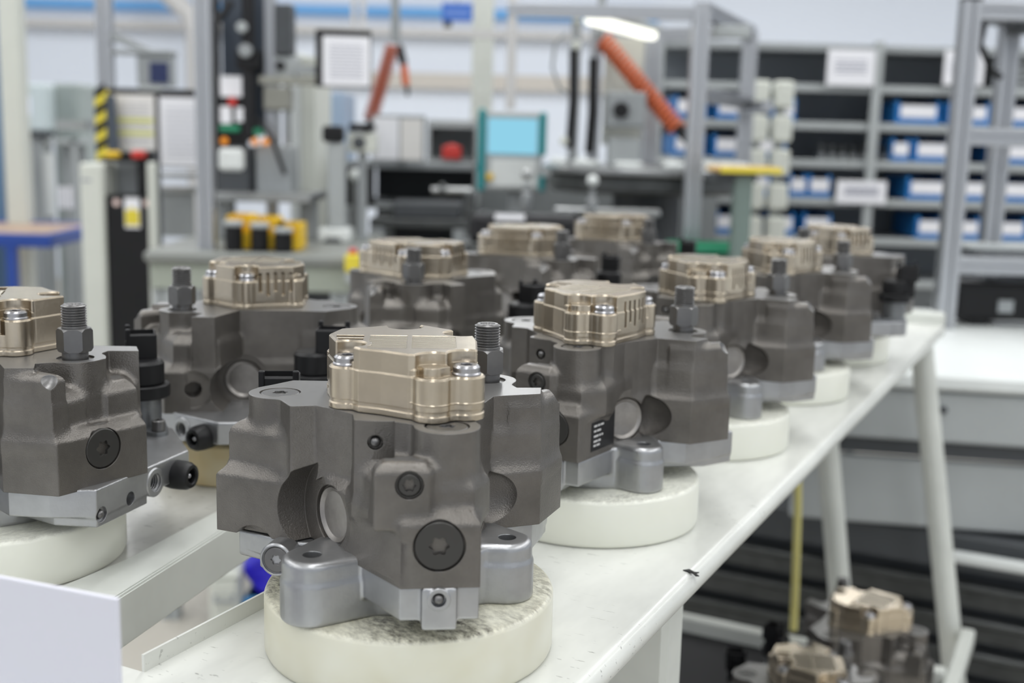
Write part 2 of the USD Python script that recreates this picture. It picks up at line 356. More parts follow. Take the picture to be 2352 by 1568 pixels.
cuts.append(Manifold.sphere(9, 40).translate((91, 16, 128)))                                         # ground notch
PA_BIG, PA_SM, PA_BALL = onA(79, 9.7, 79.5), onA(76.5, -4, 107.5), onA(46, -19, 119.5)
PB_BIG = np.array([79.3, 46, 81.0]); PC_BIG = np.array([-78, 48.5, 81.0]); nC = np.array([-35., 34, 0])
PB_HOLE = np.array([46.5, 76, 77.0]); nH = np.array([-4., 41, 0])
T_A, T_C = np.array([1, -58, 130.]), np.array([-61.5, 32.5, 130.]); T_B = np.array([53, 38, 130.])
UPV = np.array([0, 0, 1.0])
for p, n_, r, d in ((PA_BIG, nA, 12.1, 2.5), (PA_SM, nA, 6.5, 2.2), (PA_BALL, nA, 3.7, 3.5), (PB_BIG, nB, 12.1, 2.5), (PC_BIG, nC, 12.1, 2.5), (PB_HOLE, nH, 13.5, .5), (PB_HOLE, nH, 6.0, 16),
                    (T_A, UPV, 10.6, 1.2), (T_C, UPV, 10.6, 1.2), (T_B, UPV, 10.5, 1.4)):
    cuts.append(bore(p, n_, r, d))
ground = body ^ (Manifold.sphere(9, 48) - Manifold.sphere(8.8, 48)).translate((91, 16, 128))
body = body - Manifold.batch_boolean(cuts, m3.OpType.Add)

def sh(m): return as_mesh(m).apply_translation((0, 0, -DISC_H))
def part(name, m, mt, parent, label=None, smooth=32): return obj(name, sh(m), mt, parent, label, smooth, scale=.001)
PUMPS = 'fuel injection pumps standing on white discs'
pump = thing('injection_pump', '', 'pump', (0, 0, 0), 0, None)
part('body', body, MSTEEL, pump, smooth=38)
if ground.num_tri() > 0: part('ground_patch', ground, MFIT, pump, 'bright patch ground into the body edge')
for p, n_, r in ((PA_BIG, nA, 11.4), (PB_BIG, nB, 11.4), (PC_BIG, nC, 11.4)):
    part('closing_plug', torx_plug(p, n_, r, 4.1, -.3, 6, 4), MPLUG, pump, 'dark round plug with star socket')
part('closing_plug', torx_plug(PA_SM, nA, 5.2, 2.7, -.4, 4, 2.6) + (cyl(6.2, 1.2, PA_SM - nA * 2.0, nA) - cyl(5.5, 3, PA_SM - nA * 3, nA)), MPLUG, pump, 'small dark plug with star socket')
for p in (T_A, T_C):
    part('valve_plug', torx_plug(p, UPV, 9.9, 3.6, -.15, 5, 2.5), MFIT, pump, 'flush round plug with star socket in the top face')
part('ball_plug', Manifold.sphere(2.6, 28).translate(PA_BALL - nA * 2.2), MFIT, pump)
for a_ in (AB, CA, BC):
    p, d = WELCH[a_]
    prof = [(0, -6), (14.4, -6), (14.4, -2.4), (13.6, -1.2), (12.8, -1.6), (11.5, -2.6), (0, -1.9)]
    part('welch_plug', revolve(prof, 56).transform(frame(p, d)), MMILL, pump, 'pale pressed-in dished plug', smooth=25)
# outlet fitting
def hexa(af, h, c_): 
    R = af / math.sqrt(3); th = np.radians(np.arange(6) * 60 + 12)
    P = np.column_stack([R * np.cos(th), R * np.sin(th)])
    return (Manifold.extrude(CrossSection([P]), h) ^ revolve([(0, 0), (R * .9, 0), (R * 1.0, h * .12), (R * 1.0, h * .88), (R * .89, h), (0, h)], 60)).translate(c_)
fit_ = hexa(17.6, 13.6, T_B + (0, 0, 4)) + cyl(7.4, 8, T_B + (0, 0, -3)) + cyl(7.0, 4, T_B + (0, 0, 15))
FIT = part('outlet_fitting', fit_, MFIT, pump, 'grey hexagonal outlet fitting')
pr_ = [(0, 17.4)]
z_ = 17.6; pr_ += [(6.2, 17.6)]
while z_ < 30.2: pr_ += [(6.25, z_ + .15), (7.15, z_ + .65), (7.15, z_ + .9), (6.25, z_ + 1.4)]; z_ += 1.5
pr_ += [(6.2, 30.9), (5.7, 31.5), (4.2, 31.5), (3.2, 29.5), (0, 28.5)]
part('thread', revolve(pr_, 44).translate(T_B), MFIT, FIT, smooth=20)

# gear cover
SCR = [(14.5, -44.0), (-35, -7), (6, 37), (29, 10.5)]
core = sg.Polygon([(-40, -4), (-33, -22), (-24, -30), (-14, -42), (-2, -47), (8, -45), (22, -40), (31, -12), (34, 4), (28, 22), (17, 41), (4, 45), (-14, 40), (-29, 38), (-39, 22)])
outer = unary_union([core, *[sg.Point(p).buffer(9.0) for p in SCR], sg.Point(-2.5, -45).buffer(9.4), sg.Point(-30, 33).buffer(7)])
outer = outer.buffer(4.5).buffer(-5.7).buffer(1.2)
topo = core.buffer(-.8)
for p in SCR: topo = topo.difference(sg.Point(p).buffer(9.2))
topo = topo.difference(sg.Point(-2.5, -47).buffer(9.0)).buffer(-.8).buffer(.8)
cover = ext(outer, 130.2, 133.4, .4) + ext(outer.buffer(-.7), 133, 135) + ext(outer.buffer(-.15), 134.6, 151.2, .8)
cover = cover + ext(topo, 149, 161.5, .7) + ext(topo.buffer(1.0).intersection(outer.buffer(-.9)), 149, 154.5, .7)
ug, vg = np.array([.961, -.276]), np.array([.276, .961]); gc = np.array([-5.0, -12.0])
def gp(u, v): return gc + ug * u + vg * v
def grect(u0, u1, v0, v1): return sg.Polygon([gp(u0, v0), gp(u1, v0), gp(u1, v1), gp(u0, v1)])
rec = unary_union([grect(-20, -1.2, -15, 21), grect(1.2, 23, -15, 21)]).intersection(topo.buffer(-3))
slots = unary_union([grect(-37, -23.0, -9 + i * 8, -3.6 + i * 8) for i in range(4)]).intersection(topo.buffer(-2))
cover = cover - ext(rec, 156.5, 163) - ext(slots, 156, 163)
ribs = unary_union([grect(-22, 24, -13.4 + 3.5 * i, -11.7 + 3.5 * i) for i in range(10)]).intersection(rec.buffer(.2))
ribs = ribs.difference(grect(-1.2, 1.2, -20, 20))
fins = []
for k in range(6):                                                                   # vertical grooves in the cover's flank
    p = sg.LineString([(40 - .2 * k, -30 + 6.3 * k + 1), (24, -28 + 6.0 * k)]).buffer(1.25)
    fins.append(ext(p, 139.6 + (k % 2) * 3, 157))
for k in range(1, 7):
    p = sg.LineString([(-34 + 6.0 * k, 52), (-31 + 5.6 * k, 30)]).buffer(1.25)
    fins.append(ext(p.difference(unary_union([sg.Point(q).buffer(9.5) for q in SCR])), 139.6 + (k % 2) * 3, 157))
cover = cover - Manifold.batch_boolean(fins, m3.OpType.Add) + (ext(outer.buffer(-4.5).difference(rec.buffer(2)), 134, 155.5))
cover = cover + ext(unary_union([sg.Point(p).buffer(8.2) for p in SCR]).intersection(outer), 136, 151.2, .6)
cover = cover - Manifold.batch_boolean([cyl(9.1, 20, (p[0], p[1], 151.2)) for p in SCR] + [cyl(4.2, 2.5, (-2.5, -45.5, 149))], m3.OpType.Add)
lip = unary_union([sg.Point(-2.5, -45.5).buffer(8.4)]).difference(sg.Point(-2.5, -45.5).buffer(6.8))
cover = cover + ext(lip.intersection(outer), 150, 151.3, .3)
# raised cast step line around the flank
stepb = outer.buffer(.2).difference(outer.buffer(-2.5)).intersection(sg.box(-13, -60, 40, -34))
cover = cover + ext(stepb, 138.2, 138.9, .2)
GC = part('gear_cover', cover, MGOLD, pump, 'champagne coloured cast cover', smooth=30)
part('grille_rib', ext(ribs, 155.5, 161.4), MRIB, GC)
for p in SCR:
    o_ = np.array([p[0], p[1], 151.2])
    hd = revolve([(0, 0), (7.0, 0), (7.0, .7), (6.6, 1.1), (6.4, 1.3), (6.5, 3.6), (5.5, 4.7), (0, 4.7)], 40).translate(o_) - star(3.1, 2.2, o_ + (0, 0, 4.7), UPV)
    part('cover_screw', hd, MSCREW, GC, 'silver pan-head screw')

# aluminium flange under the body
c = Cast((-92, -88, 30), (112, 122, 70), .8)
c.add(c.ext(c.circ((0, 0), 47), 32, 60, 0, 2))
hull2 = lambda a, ra, b, rb: np.array(unary_union([sg.Point(a).buffer(ra), sg.Point(b).buffer(rb)]).convex_hull.exterior.coords)[:-1]
c.add(c.ext(c.poly(hull2((-57, -30), 14.5, (-22, -12), 24)), 32.3, 63.5, 0, 4), 3)
c.add(c.ext(c.poly(hull2((-57, -30), 15.3, (-22, -12), 24.8)), 32.3, 53, 0, 2), 1.5)
c.add(c.ext(c.poly(hull2((42, -31), 13, (20, -10), 24)), 32.3, 63, 0, 4), 3)
c.add(c.ext(c.poly(hull2((42, -31), 13.8, (20, -10), 24.8)), 32.3, 53, 0, 2), 1.5)
c.add(c.ext(c.poly([(-37, -33), (-25, -73), (10.5, -81), (26, -30)]), 43, 60, 0, 1.5), 2)
c.add(c.ext(c.poly([onA(40, 2, 0)[:2], onA(80, 2, 0)[:2], onA(80, 18, 0)[:2], onA(40, 18, 0)[:2]]), 39.5, 60, 0, 1.5), 2)
c.add(c.ext(c.poly([(-84, 30), (-62, 4), (-40, -8), (-20, 40), (-56, 58)]), 45, 59, 0, 1.5), 2)
c.add(c.ext(c.poly([(-74, 26), (-62, 12), (-40, 8), (-36, 36), (-56, 46)]), 38.5, 50, 0, 1.2), 1)
c.add(c.ext(c.poly([(40, -10), (66, -4), (80, 15), (91.5, 38), (31, 110), (-30, 118), (-48, 96), (-36, 40)]), 44, 60.5, 0, 1.2), 2)
c.add(c.ext(c.poly([(40, 0), (76, 18), (91.3, 38.2), (60, 75), (10, 50)]), 38, 60, 0, 1.2), 2)
c.add(c.ext(c.circ((-38, 100), 16), 44, 61, 0, 1), 2)
flange = c.solid()
nF = np.array([.766, .643, 0]); tF = np.array([-.643, .766, 0]); F0 = np.array([88.0, 42, 0])
def onF(t, z, d=0): return F0 + tF * t + nF * d + np.array([0, 0, z])
flange = flange + cyl(9.0, 19.5, onF(51, 49.5, -18.5), nF, b=.6)
PEAR = np.array([-70, -4, 53.0]); nE = dirv(-122)
flange = flange + cyl(8.6, 16, PEAR - nE * 15, nE, b=.8)
PABALL = onA(80, 9.7, 54.5)
flange = flange + cyl(5.6, 10, PABALL - nA * 9.4, nA, b=.5)
fc = [bore((-57, -30, 63.5), UPV, 4.6, 26), bore((42, -31, 63), UPV, 4.6, 26), bore(onF(51, 49.5, 1), nF, 5.6, 14), bore(onF(26, 46.5, 0), nF, 4.2, 6), bore(onF(-1, 45, 0), nF, 4.6, 2),
      bore(PEAR + nE * 1, nE, 7.2, 1.3), bore(PABALL + nA * .6, nA, 3.4, 3), bore((-15, 104, 60.5), UPV, 2.5, 5), bore(onF(-1, 45, 0), nF, 3.0, 5)]
flange = flange - Manifold.batch_boolean(fc, m3.OpType.Add)
FL = part('flange', flange, MALU, pump, 'silver cast aluminium flange', smooth=35)
part('closing_plug', torx_plug(PEAR + nE * .8, nE, 6.7, 2.4, -.2, 4, 2.4), MFIT, FL)
part('ball_plug', Manifold.sphere(2.6, 24).translate(PABALL - nA * 1.2), MFIT, FL)
part('ball_plug', Manifold.sphere(2.7, 24).translate(onF(-1, 45, -1.5)), MFIT, FL)
tr_ = []
for k in range(7): tr_.append(revolve([(4.6, 0), (5.5, -.55), (5.9, -.55), (5.9, .55), (5.5, .55)], 36).translate((0, 0, -2 - 1.6 * k)).transform(frame(onF(51, 49.5, 1), nF)))
part('port_thread', [as_mesh(x) for x in tr_], MALU, FL)
capm = revolve([(0, -4), (8.6, -4), (9.2, 0), (9.2, 5), (8.8, 10), (7.2, 13), (5.2, 13.4), (4.3, 12.6), (4.2, 6), (0, 5.5)], 44).transform(frame(onF(75, 48, -2), nF))
part('protective_cap', capm, MBLK, pump, 'black plastic cap on a port of the flange')
part('port_pin', Manifold.sphere(2.0, 24).translate(onF(75, 48, 8)), MSCREW, FL)
# metering valve
MC = np.array([-38, 100, 0.])
mv = cyl(12.5, 24, MC + (0, 0, 60), b=.6) + Manifold.batch_hull([cyl(15, 3, MC + (0, 0, 60.3)), cyl(6.5, 3, (-16, 104, 60.3))])
MV = part('metering_valve', mv, MALUD, pump, 'grey metering valve with black plug socket')
part('collar', cyl(18.5, 9, MC + (0, 0, 83), b=.8) + cyl(15, 17, MC + (0, 0, 91), b=2.0), MBLK, MV)
part('clamp_screw', cyl(4.4, 7.5, (-15.5, 104, 63.2), b=.5) - star(2.4, 3, (-15.5, 104, 70.7), UPV), MFIT, MV)
bx = np.array([-50, 104, 0.])
sk = box(-11, 11, -9.5, 9.5, 107, 125, 1.2) - box(-9.4, 9.4, -7.9, 7.9, 112, 130) + box(-8, 8, -7, 7, 88, 108, 1.0) + box(-3.5, 3.5, -10.8, -8.8, 110, 119, .4)
for sx in (-9.6, 9.6): sk = sk + box(sx - 1.7, sx + 1.7, -10.6, -7.6, 104, 128.5, .6)
for k in (-4, 0, 4): sk = sk + box(k - .5, k + .5, -2, 2, 112, 118)
part('plug_socket', sk.rotate((0, 0, -14)).translate(bx), MBLK, MV)

def pump_at(label, x, y, rz, z=TOP, inst=True, sx=1.0):
    return dup(pump, label, T(x, y, z), rz + ROT, PUMPS, inst)
# first pump is the source itself
pump_z = TOP + DISC_H * .001
x = UsdGeom.Xform(pump); ops = x.GetOrderedXformOps(); ops[0].Set(Gf.Vec3d(*T(-.3102, .5091, pump_z))); ops[1].Set(46.8 + ROT)
tag(pump, 'largest and sharpest grey injection pump with champagne cover, on the soot-smudged disc', 'pump', PUMPS)
spots = [('R2', -.3115, .7558, 9.0, 'grey injection pump with a black printed plate, second along the open table edge'),
         ('R3', -.3091, 1.0023, 6.0, 'grey injection pump third along the open table edge, behind the one with the black plate'),
         ('R4', -.3060, 1.2488, 0.0, 'blurred grey injection pump fourth along the open table edge, between third and last'),
         ('R5', -.3070, 1.496, -146.0, 'blurred grey injection pump at the far corner of the table beside the aluminium frame'),
         ('L1', -.5958, .4909, -31.0, 'grey injection pump cut by the photo edge, black cap and threaded port on its flange'),
         ('L2', -.5960, .7375, -138.0, 'grey injection pump with an open round bore in its flank, on the yellowed disc'),
         ('L3', -.5900, .9700, -95.0, 'blurred grey injection pump whose threaded fitting stands in front of its cover'),
         ('L4', -.5940, 1.2180, -62.0, 'blurred grey injection pump fourth in the inner row, beside a black connector'),
         ('L5', -.5880, 1.4770, -64.0, 'most blurred grey injection pump at the far end of the inner row')]
for key, px, py, rz, lab in spots:
    p = pump_at(lab, px, py, rz, pump_z, inst=(key != 'R2'))
    if key == 'R2': PR2 = p
# printed plate on the second pump's flank
pa, pb = np.array([10.2, -83.4, 0]), np.array([27, -26, 0]); e_ = (pb - pa) / np.linalg.norm(pb - pa); nn = np.array([e_[1], -e_[0], 0])
def on_plate(m, s, z, d=0.0):               # m drawn in xy facing +z -> on the flank
    return m.transform(np.column_stack([e_, UPV, nn, pa + e_ * s + UPV * z + nn * d])) if hasattr(m, 'transform') else trimesh.Trimesh((np.asarray(m.vertices) @ np.array([e_, UPV, nn])) + pa + e_ * s + UPV * z + nn * d, m.faces, process=False)
MPRINT = mat('plate_print', (.55, .55, .55), .6)
pl = part('type_plate', on_plate(box(0, 30, 0, 26, -1, .25, .1), 16, 63.5), MBLK, PR2, 'black printed type plate')
def txt(s, h, x_, y_, bold=False):
    t = meshkit.text_mesh(s, h, .12, bold); t.vertices[:, 0] += x_; t.vertices[:, 1] += y_; return on_plate(t, 16, 63.5, .22)
lines = [txt('BOSCH', 2.6, 7.5, 20.5, True)]
for y_, segs in ((15.8, (4, 2.5, 4)), (12.4, (3, 5)), (9.0, (6, 2, 2)), (5.6, (5, 3)), (2.8, (3, 4))):      # small print too blurred to read
    x_ = 3.0
    for w_ in segs: lines.append(as_mesh(on_plate(box(x_, x_ + w_, y_, y_ + 1.3, .22, .34), 16, 63.5))); x_ += w_ + .9
lines.append(as_mesh(on_plate((cyl(1.5, .12, (4.4, 21.8, .22)) - cyl(1.1, 1, (4.4, 21.8, 0))), 16, 63.5)))
part('printing', lines, MPRINT, pl)

# ------------------------------------------------------------------ discs
prof = [(0, 0), (.0725, 0), (.0742, .0008), (.0750, .0028), (.0750, .0290), (.0743, .0308), (.0725, .0320), (0, .0320)]
dm = as_mesh(revolve(prof, 96))
DG = 'white nylon discs under the pumps'
spd = [('P1', -.3102, .5091, MDISC_D, 'thick white nylon disc with sooty rim under the largest pump')] + [
    (k, px, py, MDISC_Y if k == 'L2' else MDISC, 'thick white nylon disc under the ' + d) for (k, px, py, rz, lab), d in zip(spots, (
        'pump with the black printed plate', 'third pump along the open table edge', 'fourth pump along the open table edge', 'pump at the far table corner', 'pump cut by the photo edge',
        'pump with the open bore, yellowed to amber', 'pump with its fitting before the cover', 'fourth pump of the inner row', 'last pump of the inner row'))]
for k, px, py, mt, lab in spd:
    d = obj('support_disc', dm, mt, label=lab.replace('white', 'yellowed', 1) if k == 'L2' else lab, smooth=40, cat='disc', group=DG)
    xf = UsdGeom.Xformable(d); xf.AddTranslateOp().Set(Gf.Vec3d(*T(px, py, TOP + .0002))); xf.AddRotateZOp().Set(float(rng.uniform(0, 360)))

# ------------------------------------------------------------------ trolley (its own frame)
tro = thing('trolley', 'off-white painted steel trolley whose scuffed deck carries the pumps', 'trolley', (0, 0, 0), ROT)
def edge_strip(x0, x1, y0, y1, z): return box(x0, x1, y0, y1, z - .002, z)
Y0, Y1 = .16, 1.85
# right deck: flat sheet with a rolled rim at its outer edge and a low lip at the inner edge
rim = [(-.4045, TOP - .012)]
sec = [(-.404, TOP + .009), (-.4025, TOP + .009), (-.4025, TOP)]
th = np.linspace(math.pi / 2, -math.pi * .62, 14); rr = .0085; cx = -.2165
sec += [(cx + rr * math.cos(a), TOP - rr + rr * math.sin(a)) for a in th]
sec += [(cx + (rr - .0016) * math.cos(a), TOP - rr + (rr - .0016) * math.sin(a)) for a in th[::-1]]
sec += [(-.404, TOP - .0016)]
def sweep_y(sec, y0, y1):
    m = Manifold.extrude(CrossSection([np.array(sec)], m3.FillRule.NonZero), y1 - y0)          # xy -> x,z
    return m.transform(np.column_stack([(1, 0, 0), (0, 0, 1), (0, -1, 0), (0, y1, 0)]))
def fix(m): return m if as_mesh(m).volume > 0 else m
obj('deck', sweep_y(sec, .412, Y1), MDECK, tro, smooth=40)
sec2 = [(-.9, TOP), (-.4025, TOP)] + sec[3:-1] + [(-.9, TOP - .0016)]
obj('deck', sweep_y(sec2, Y0, .412), MDECK, tro, smooth=40)
obj('deck', box(-.90, -.520, .412, Y1, TOP - .002, TOP), MDECK2, tro)
# bent gusset rail between the inner deck and the gap
P_ = lambda x_, y_, z_: (x_, y_, z_)
def prism(poly, z0, z1, b=0): return ext(sg.Polygon(poly), z0, z1, b)
rail = [(-.5185, .412), (-.466, .412), (-.505, .600), (-.5155, .655), (-.536, .655), (-.534, .615), (-.5192, .52)]
obj('gap_rail', prism(rail, TOP - .030, TOP + .003, .002), MLEG, tro, smooth=50)
obj('end_lip', box(-.90, -.21, Y1, Y1 + .018, TOP - .02, TOP + .018, .004), MLEG, tro)
obj('deck_bridge', box(-.5425, -.404, .735, Y1, TOP - .004, TOP - .001), MDECK, tro)
def splay(x0, y0, x1, y1, r=.0165, z1=.02): return tube([(x0, y0, TOP - .012), (x0 + (x1 - x0) * .5, y0 + (y1 - y0) * .5, (TOP + z1) / 2), (x1, y1, z1)], r, 16)
LEGS = [(-.235, 1.80, -.085, 1.80), (-.365, 1.72, -.235, 1.72), (-.87, 1.80, -.93, 1.80), (-.87, .3, -.93, .3), (-.25, .3, -.165, .3)]
for a in LEGS: obj('leg', splay(*a), MLEG, tro, smooth=60)
obj('corner_post', box(-.305, -.232, .70, .735, .02, TOP - .0025, .004), MLEG, tro)
obj('shelf', box(-.90, -.12, .5, 1.60, .445, .450), MRUBBER, tro)
obj('shelf_rail', box(-.90, -.142, 1.60, 1.62, .440, .472, .003), MLEG, tro)
obj('shelf_rail', box(-.142, -.122, 1.15, 1.79, .440, .465, .003), MLEG, tro)
chip = prism([(-.2175, .681), (-.2145, .6845), (-.210, .6815), (-.2075, .6825), (-.2085, .679), (-.2055, .6765), (-.2075, .6755), (-.2105, .679)], TOP, TOP + .0006)
obj('paint_chip', chip, MBLK, label='black flake of chipped paint lying on the rolled table edge', cat='paint flake').GetPath()
xf = UsdGeom.Xformable(stage.GetPrimAtPath('/World/paint_chip')); xf.AddRotateZOp().Set(ROT)
hose = tube([T(-.372, 1.63, .893), T(-.366, 1.63, .78), T(-.358, 1.63, .66), T(-.354, 1.63, .55), T(-.352, 1.63, .475)], .0055, 10)
obj('air_hose', hose, MHOSEY, label='thin yellow hose hanging along the trolley leg', cat='hose', smooth=60)
# lower shelf pumps
for px, py, rz, lab, dl in ((-.225, 1.45, 93.0, 'dark injection pump on the lower shelf, upper one of the two under the table', 'disc under the upper pump of the lower shelf'), (-.245, 1.242, 35.0, 'injection pump on the lower shelf whose cover is cut by the bottom of the photo', 'disc under the lower shelf pump cut by the photo bottom')):
    p = pump_at(lab, px, py, rz, .4505 + DISC_H * .001); tag(p, group='injection pumps on the lower shelf')
    d = obj('support_disc', dm, MDISC, label='white nylon ' + dl, smooth=40, cat='disc', group=DG)
    xf = UsdGeom.Xformable(d); xf.AddTranslateOp().Set(Gf.Vec3d(*T(px, py, .4503)))
# white card
card = thing('card_sign', 'blank white card sign standing at the near end of the trolley', 'sign', (0, 0, 0), 0)
a_, b_ = np.array(T(-.376, .309)), np.array(T(-.3208, .3152)); d_ = (b_ - a_) / np.linalg.norm(b_ - a_); n_ = np.array([-d_[1], d_[0], 0])
a2 = b_ - d_ * .14
cm_ = np.column_stack([d_, n_, (0, 0, 1), a2 + (0, 0, TOP)])
obj('card', box(0, .14, 0, .0022, .0, .0885, .0004).transform(cm_), MCARD, card)
obj('card_foot', box(.0, .14, -.012, .018, .0002, .004, .001).transform(cm_), MCARD, card)
# blue bag and its white box seen through the gap
# blue bag and bin on the floor, seen through the gap
bin_ = thing('floor_bin', 'cream floor bin beside a blue bag, seen through the trolley gap', 'bin', (-.655, 2.66, 0), 8)
obj('shell', box(-.035, .035, -.05, .05, 0, .14, .012), MCREAM, bin_)
obj('lid', box(-.037, .037, -.052, .052, .138, .150, .005), MCREAM, bin_)
obj('handle', tube([(-.02, -.055, .10), (-.02, -.065, .09), (.02, -.065, .09), (.02, -.055, .10)], .005, 8), MGREY, bin_)
bagm = trimesh.creation.icosphere(4); v = bagm.vertices.copy(); nz = meshkit.fbm(v * 2.2 + 5, 3, 4)
bagm.vertices = v * (1 + .35 * (nz - .5))[:, None] * [.085, .09, .085] + [0, 0, .075]; bagm.vertices[:, 2] = np.maximum(bagm.vertices[:, 2], 0)
MBAG = mat('blue_film', (.03, .02, .62), .25, 0, var=.3, vscale=20, bump=.3, bscale=40, dist=.004)
MBAG2 = mat('cyan_film', (.03, .22, .50), .35, 0, var=.3, vscale=20)
bg = thing('plastic_bag', 'crumpled shiny blue plastic bag in a cyan tray, seen through the trolley gap', 'bag', (-.535, 2.72, 0))
obj('film', trimesh.Trimesh(bagm.vertices + [0, 0, .06], bagm.faces, process=False), MBAG, bg, smooth=50)
obj('tray', box(-.08, .10, -.09, .08, 0, .085, .01) - box(-.07, .09, -.08, .07, .02, .1), MBAG2, bg)

# ------------------------------------------------------------------ desk, drawer cabinet and frame by the far corner
dk = thing('work_desk', 'off-white work desk carrying the aluminium frame, with a pale drawer front', 'desk', (.75, 1.875, 0), -10)
obj('worktop', box(-.29, 1.7, 0, .79, .772, .800, .006), MWHITE, dk)
obj('drawer_front', box(-.28, .34, .012, .03, .684, .768, .004), MLGREY, dk)
obj('drawer_front', box(.346, 1.2, .012, .03, .684, .768, .004), MLGREY, dk)
obj('lock', cyl(.006, .006, (-.05, .012, .74), (0, -1, 0)), MDGREY, dk)
obj('carcass', box(-.28, 1.6, .03, .66, .655, .772), MDGREY, dk)
obj('front_panel', box(-.28, 1.6, .04, .055, .530, .648, .004), MLGREY, dk)
for px in (-.26, .6, 1.6): obj('leg', box(px - .02, px + .02, .72, .76, 0, .773), MDGREY, dk)
dc = thing('drawer_cabinet', 'black drawer cabinet of stacked steel trays under the desk', 'cabinet', (.28, 2.14, 0), -26.5)
obj('carcass', box(0, .95, .03, .40, .0, .520), MDGREY, dc)
obj('drawer', box(0.0, .95, 0, .03, .462, .525, .004), MDGREY, dc)
for k in range(7):
    z = .445 - .058 * k
    d = obj('drawer', box(.0, .95, .006, .03, z - .046, z - .012, .002), MDSTEEL, dc)
    obj('drawer_lip', box(.0, .95, -.012, .010, z - .012, z, .003), MDSTEEL, d)
hb = obj('handle', box(.52, .66, -.035, -.020, .487, .506, .004), MWHITE, dc, 'white bar handle')

fr = thing('profile_frame', 'tall aluminium profile frame standing on the desk at the photo edge', 'frame', (0, 0, 0))
fx0, fx1, fy0, fy1, fz1 = .866, 1.40, 2.38, 2.52, 1.436
for X, Y in ((fx0, fy0), (fx1, fy0), (fx0 + .135, fy1), (fx1, fy1)): obj('post', profile((X, Y, .801), (X, Y, fz1), .036), MAPROF, fr)
obj('corner_cap', box(fx0 - .018, fx0 + .018, fy0 - .018, fy0 + .018, fz1, fz1 + .006, .002), MBLK, fr)
for z in (1.418, 1.180, .928): obj('rail', profile((fx0 + .018, fy0, z), (fx1 - .018, fy0, z), .034), MAPROF, fr)
for z in (1.418, 1.178, .93): obj('rail', profile((fx0 + .153, fy1, z), (fx1 - .018, fy1, z), .034), MAPROF, fr)
obj('side_rail', profile((fx0 + .01, fy0 + .02, 1.418), (fx0 + .125, fy1 - .01, 1.418), .032), MAPROF, fr)
obj('shelf_tray', box(fx0 + .05, fx1 - .02, fy0 + .02, fy1 - .02, .955, .965, .002), MLGREY, fr)
obj('cable', tube([(fx0 + .045, 2.42, 1.40), (fx0 + .04, 2.42, 1.36), (fx0 + .07, 2.43, 1.31), (fx0 + .10, 2.46, 1.30)], .007, 8), MBLK, fr, smooth=60)
obj('lamp_head', cyl(.05, .03, (1.02, 2.45, 1.385), b=.008), MDGREY, fr)
bp = thing('black_tool_case', 'low black tool case lying on the desk inside the aluminium frame', 'case', (1.135, 2.41, .8))
obj('shell', box(-.235, .225, -.0, .085, .012, .090, .008), MBLK, bp)
obj('handle', tube([(-.05, .002, .04), (-.05, -.015, .045), (.05, -.015, .045), (.05, .002, .04)], .006, 8), MGREY, bp)
obj('clip', box(-.15, -.12, -.006, .003, .03, .055), MGREY, bp); obj('clip', box(.12, .15, -.006, .003, .03, .055), MGREY, bp)
for k, X in enumerate((-.18, 0, .13)): obj('foot', box(X - .02, X + .02, .01, .075, 0.0005, .013), MBLK, bp)

# ------------------------------------------------------------------ storage rack with bins, far right
RY = 4.05
rk = thing('storage_rack', 'long grey storage rack with dark back panel holding blue bins', 'rack', (0, 0, 0))
RX = [.46, 1.18, 1.90, 2.62]
obj('back_panel', box(RX[0], RX[-1], RY + .34, RY + .35, .30, 1.475), mat('rack_back', (.34, .37, .40), .5), rk)
SHZ = [1.475, 1.345, 1.222, 1.098, .972, .842, .70]
for z in SHZ:
    obj('shelf_board', box(RX[0], RX[-1], RY + .01, RY + .34, z - .012, z, .002), MGREY, rk)
    obj('shelf_edge', box(RX[0], RX[-1], RY - .012, RY + .01, z - .022, z + .004, .003), MLGREY if z < 1.4 else MGREY, rk)
for X in RX: obj('post', box(X - .016, X + .016, RY - .03, RY - .012, .0, 1.49, .003), MLGREY, rk)
for X in RX: obj('post', box(X - .016, X + .016, RY + .35, RY + .37, .0, 1.49, .003), MLGREY, rk)
def make_bin(label, x, z, w=.145, h=.076, y=RY, labelw=.115, dx=.0):
    t = thing('storage_bin', label, 'bin', (x, y, z + .0045), 0, 'blue storage bins on the rack')
    w2 = w / 2; D = .26
    shell = box(-w2, w2, .0, D, 0, h, .005) - box(-w2 + .005, w2 - .005, .012, D - .005, .006, h + .05)
    shell = shell - box(-w2 + .012, w2 - .012, -.02, .02, h * .80, h + .1)
    obj('shell', shell, MBLUE, t)
    obj('label_holder', box(-labelw / 2 + dx, labelw / 2 + dx, -.006, .0, h * .28, h * .80), MPAPER, t, 'white label')
    obj('front_lip', box(-w2, w2, -.008, .001, h * .02, h * .20, .002), MBLUE, t)
    return t
nth = ['first', 'second', 'third', 'fourth', 'fifth', 'sixth', 'seventh', 'eighth', 'ninth']
rows = [(1.222, 'second', [(.576, .115), (.712, .110), (.885, .08), (1.330, .150), (1.498, .145), (1.672, .150), (1.83, .14), (2.02, .145), (2.2, .145)]),
        (1.098, 'third', [(.575, .115), (.72, .135), (.848, .105), (1.282, .062), (1.392, .135), (1.69, .16), (1.84, .13), (2.1, .145)]),
        (.972, 'fourth', [(.57, .10), (.685, .115), (.812, .085), (.947, .06), (1.02, .078), (1.38, .135), (1.54, .12), (1.70, .15), (2.0, .145)]),
        (.842, 'fifth', [(.555, .11), (.715, .08), (.90, .09), (1.02, .10), (1.40, .09), (1.53, .08), (1.66, .14), (1.85, .13)])]
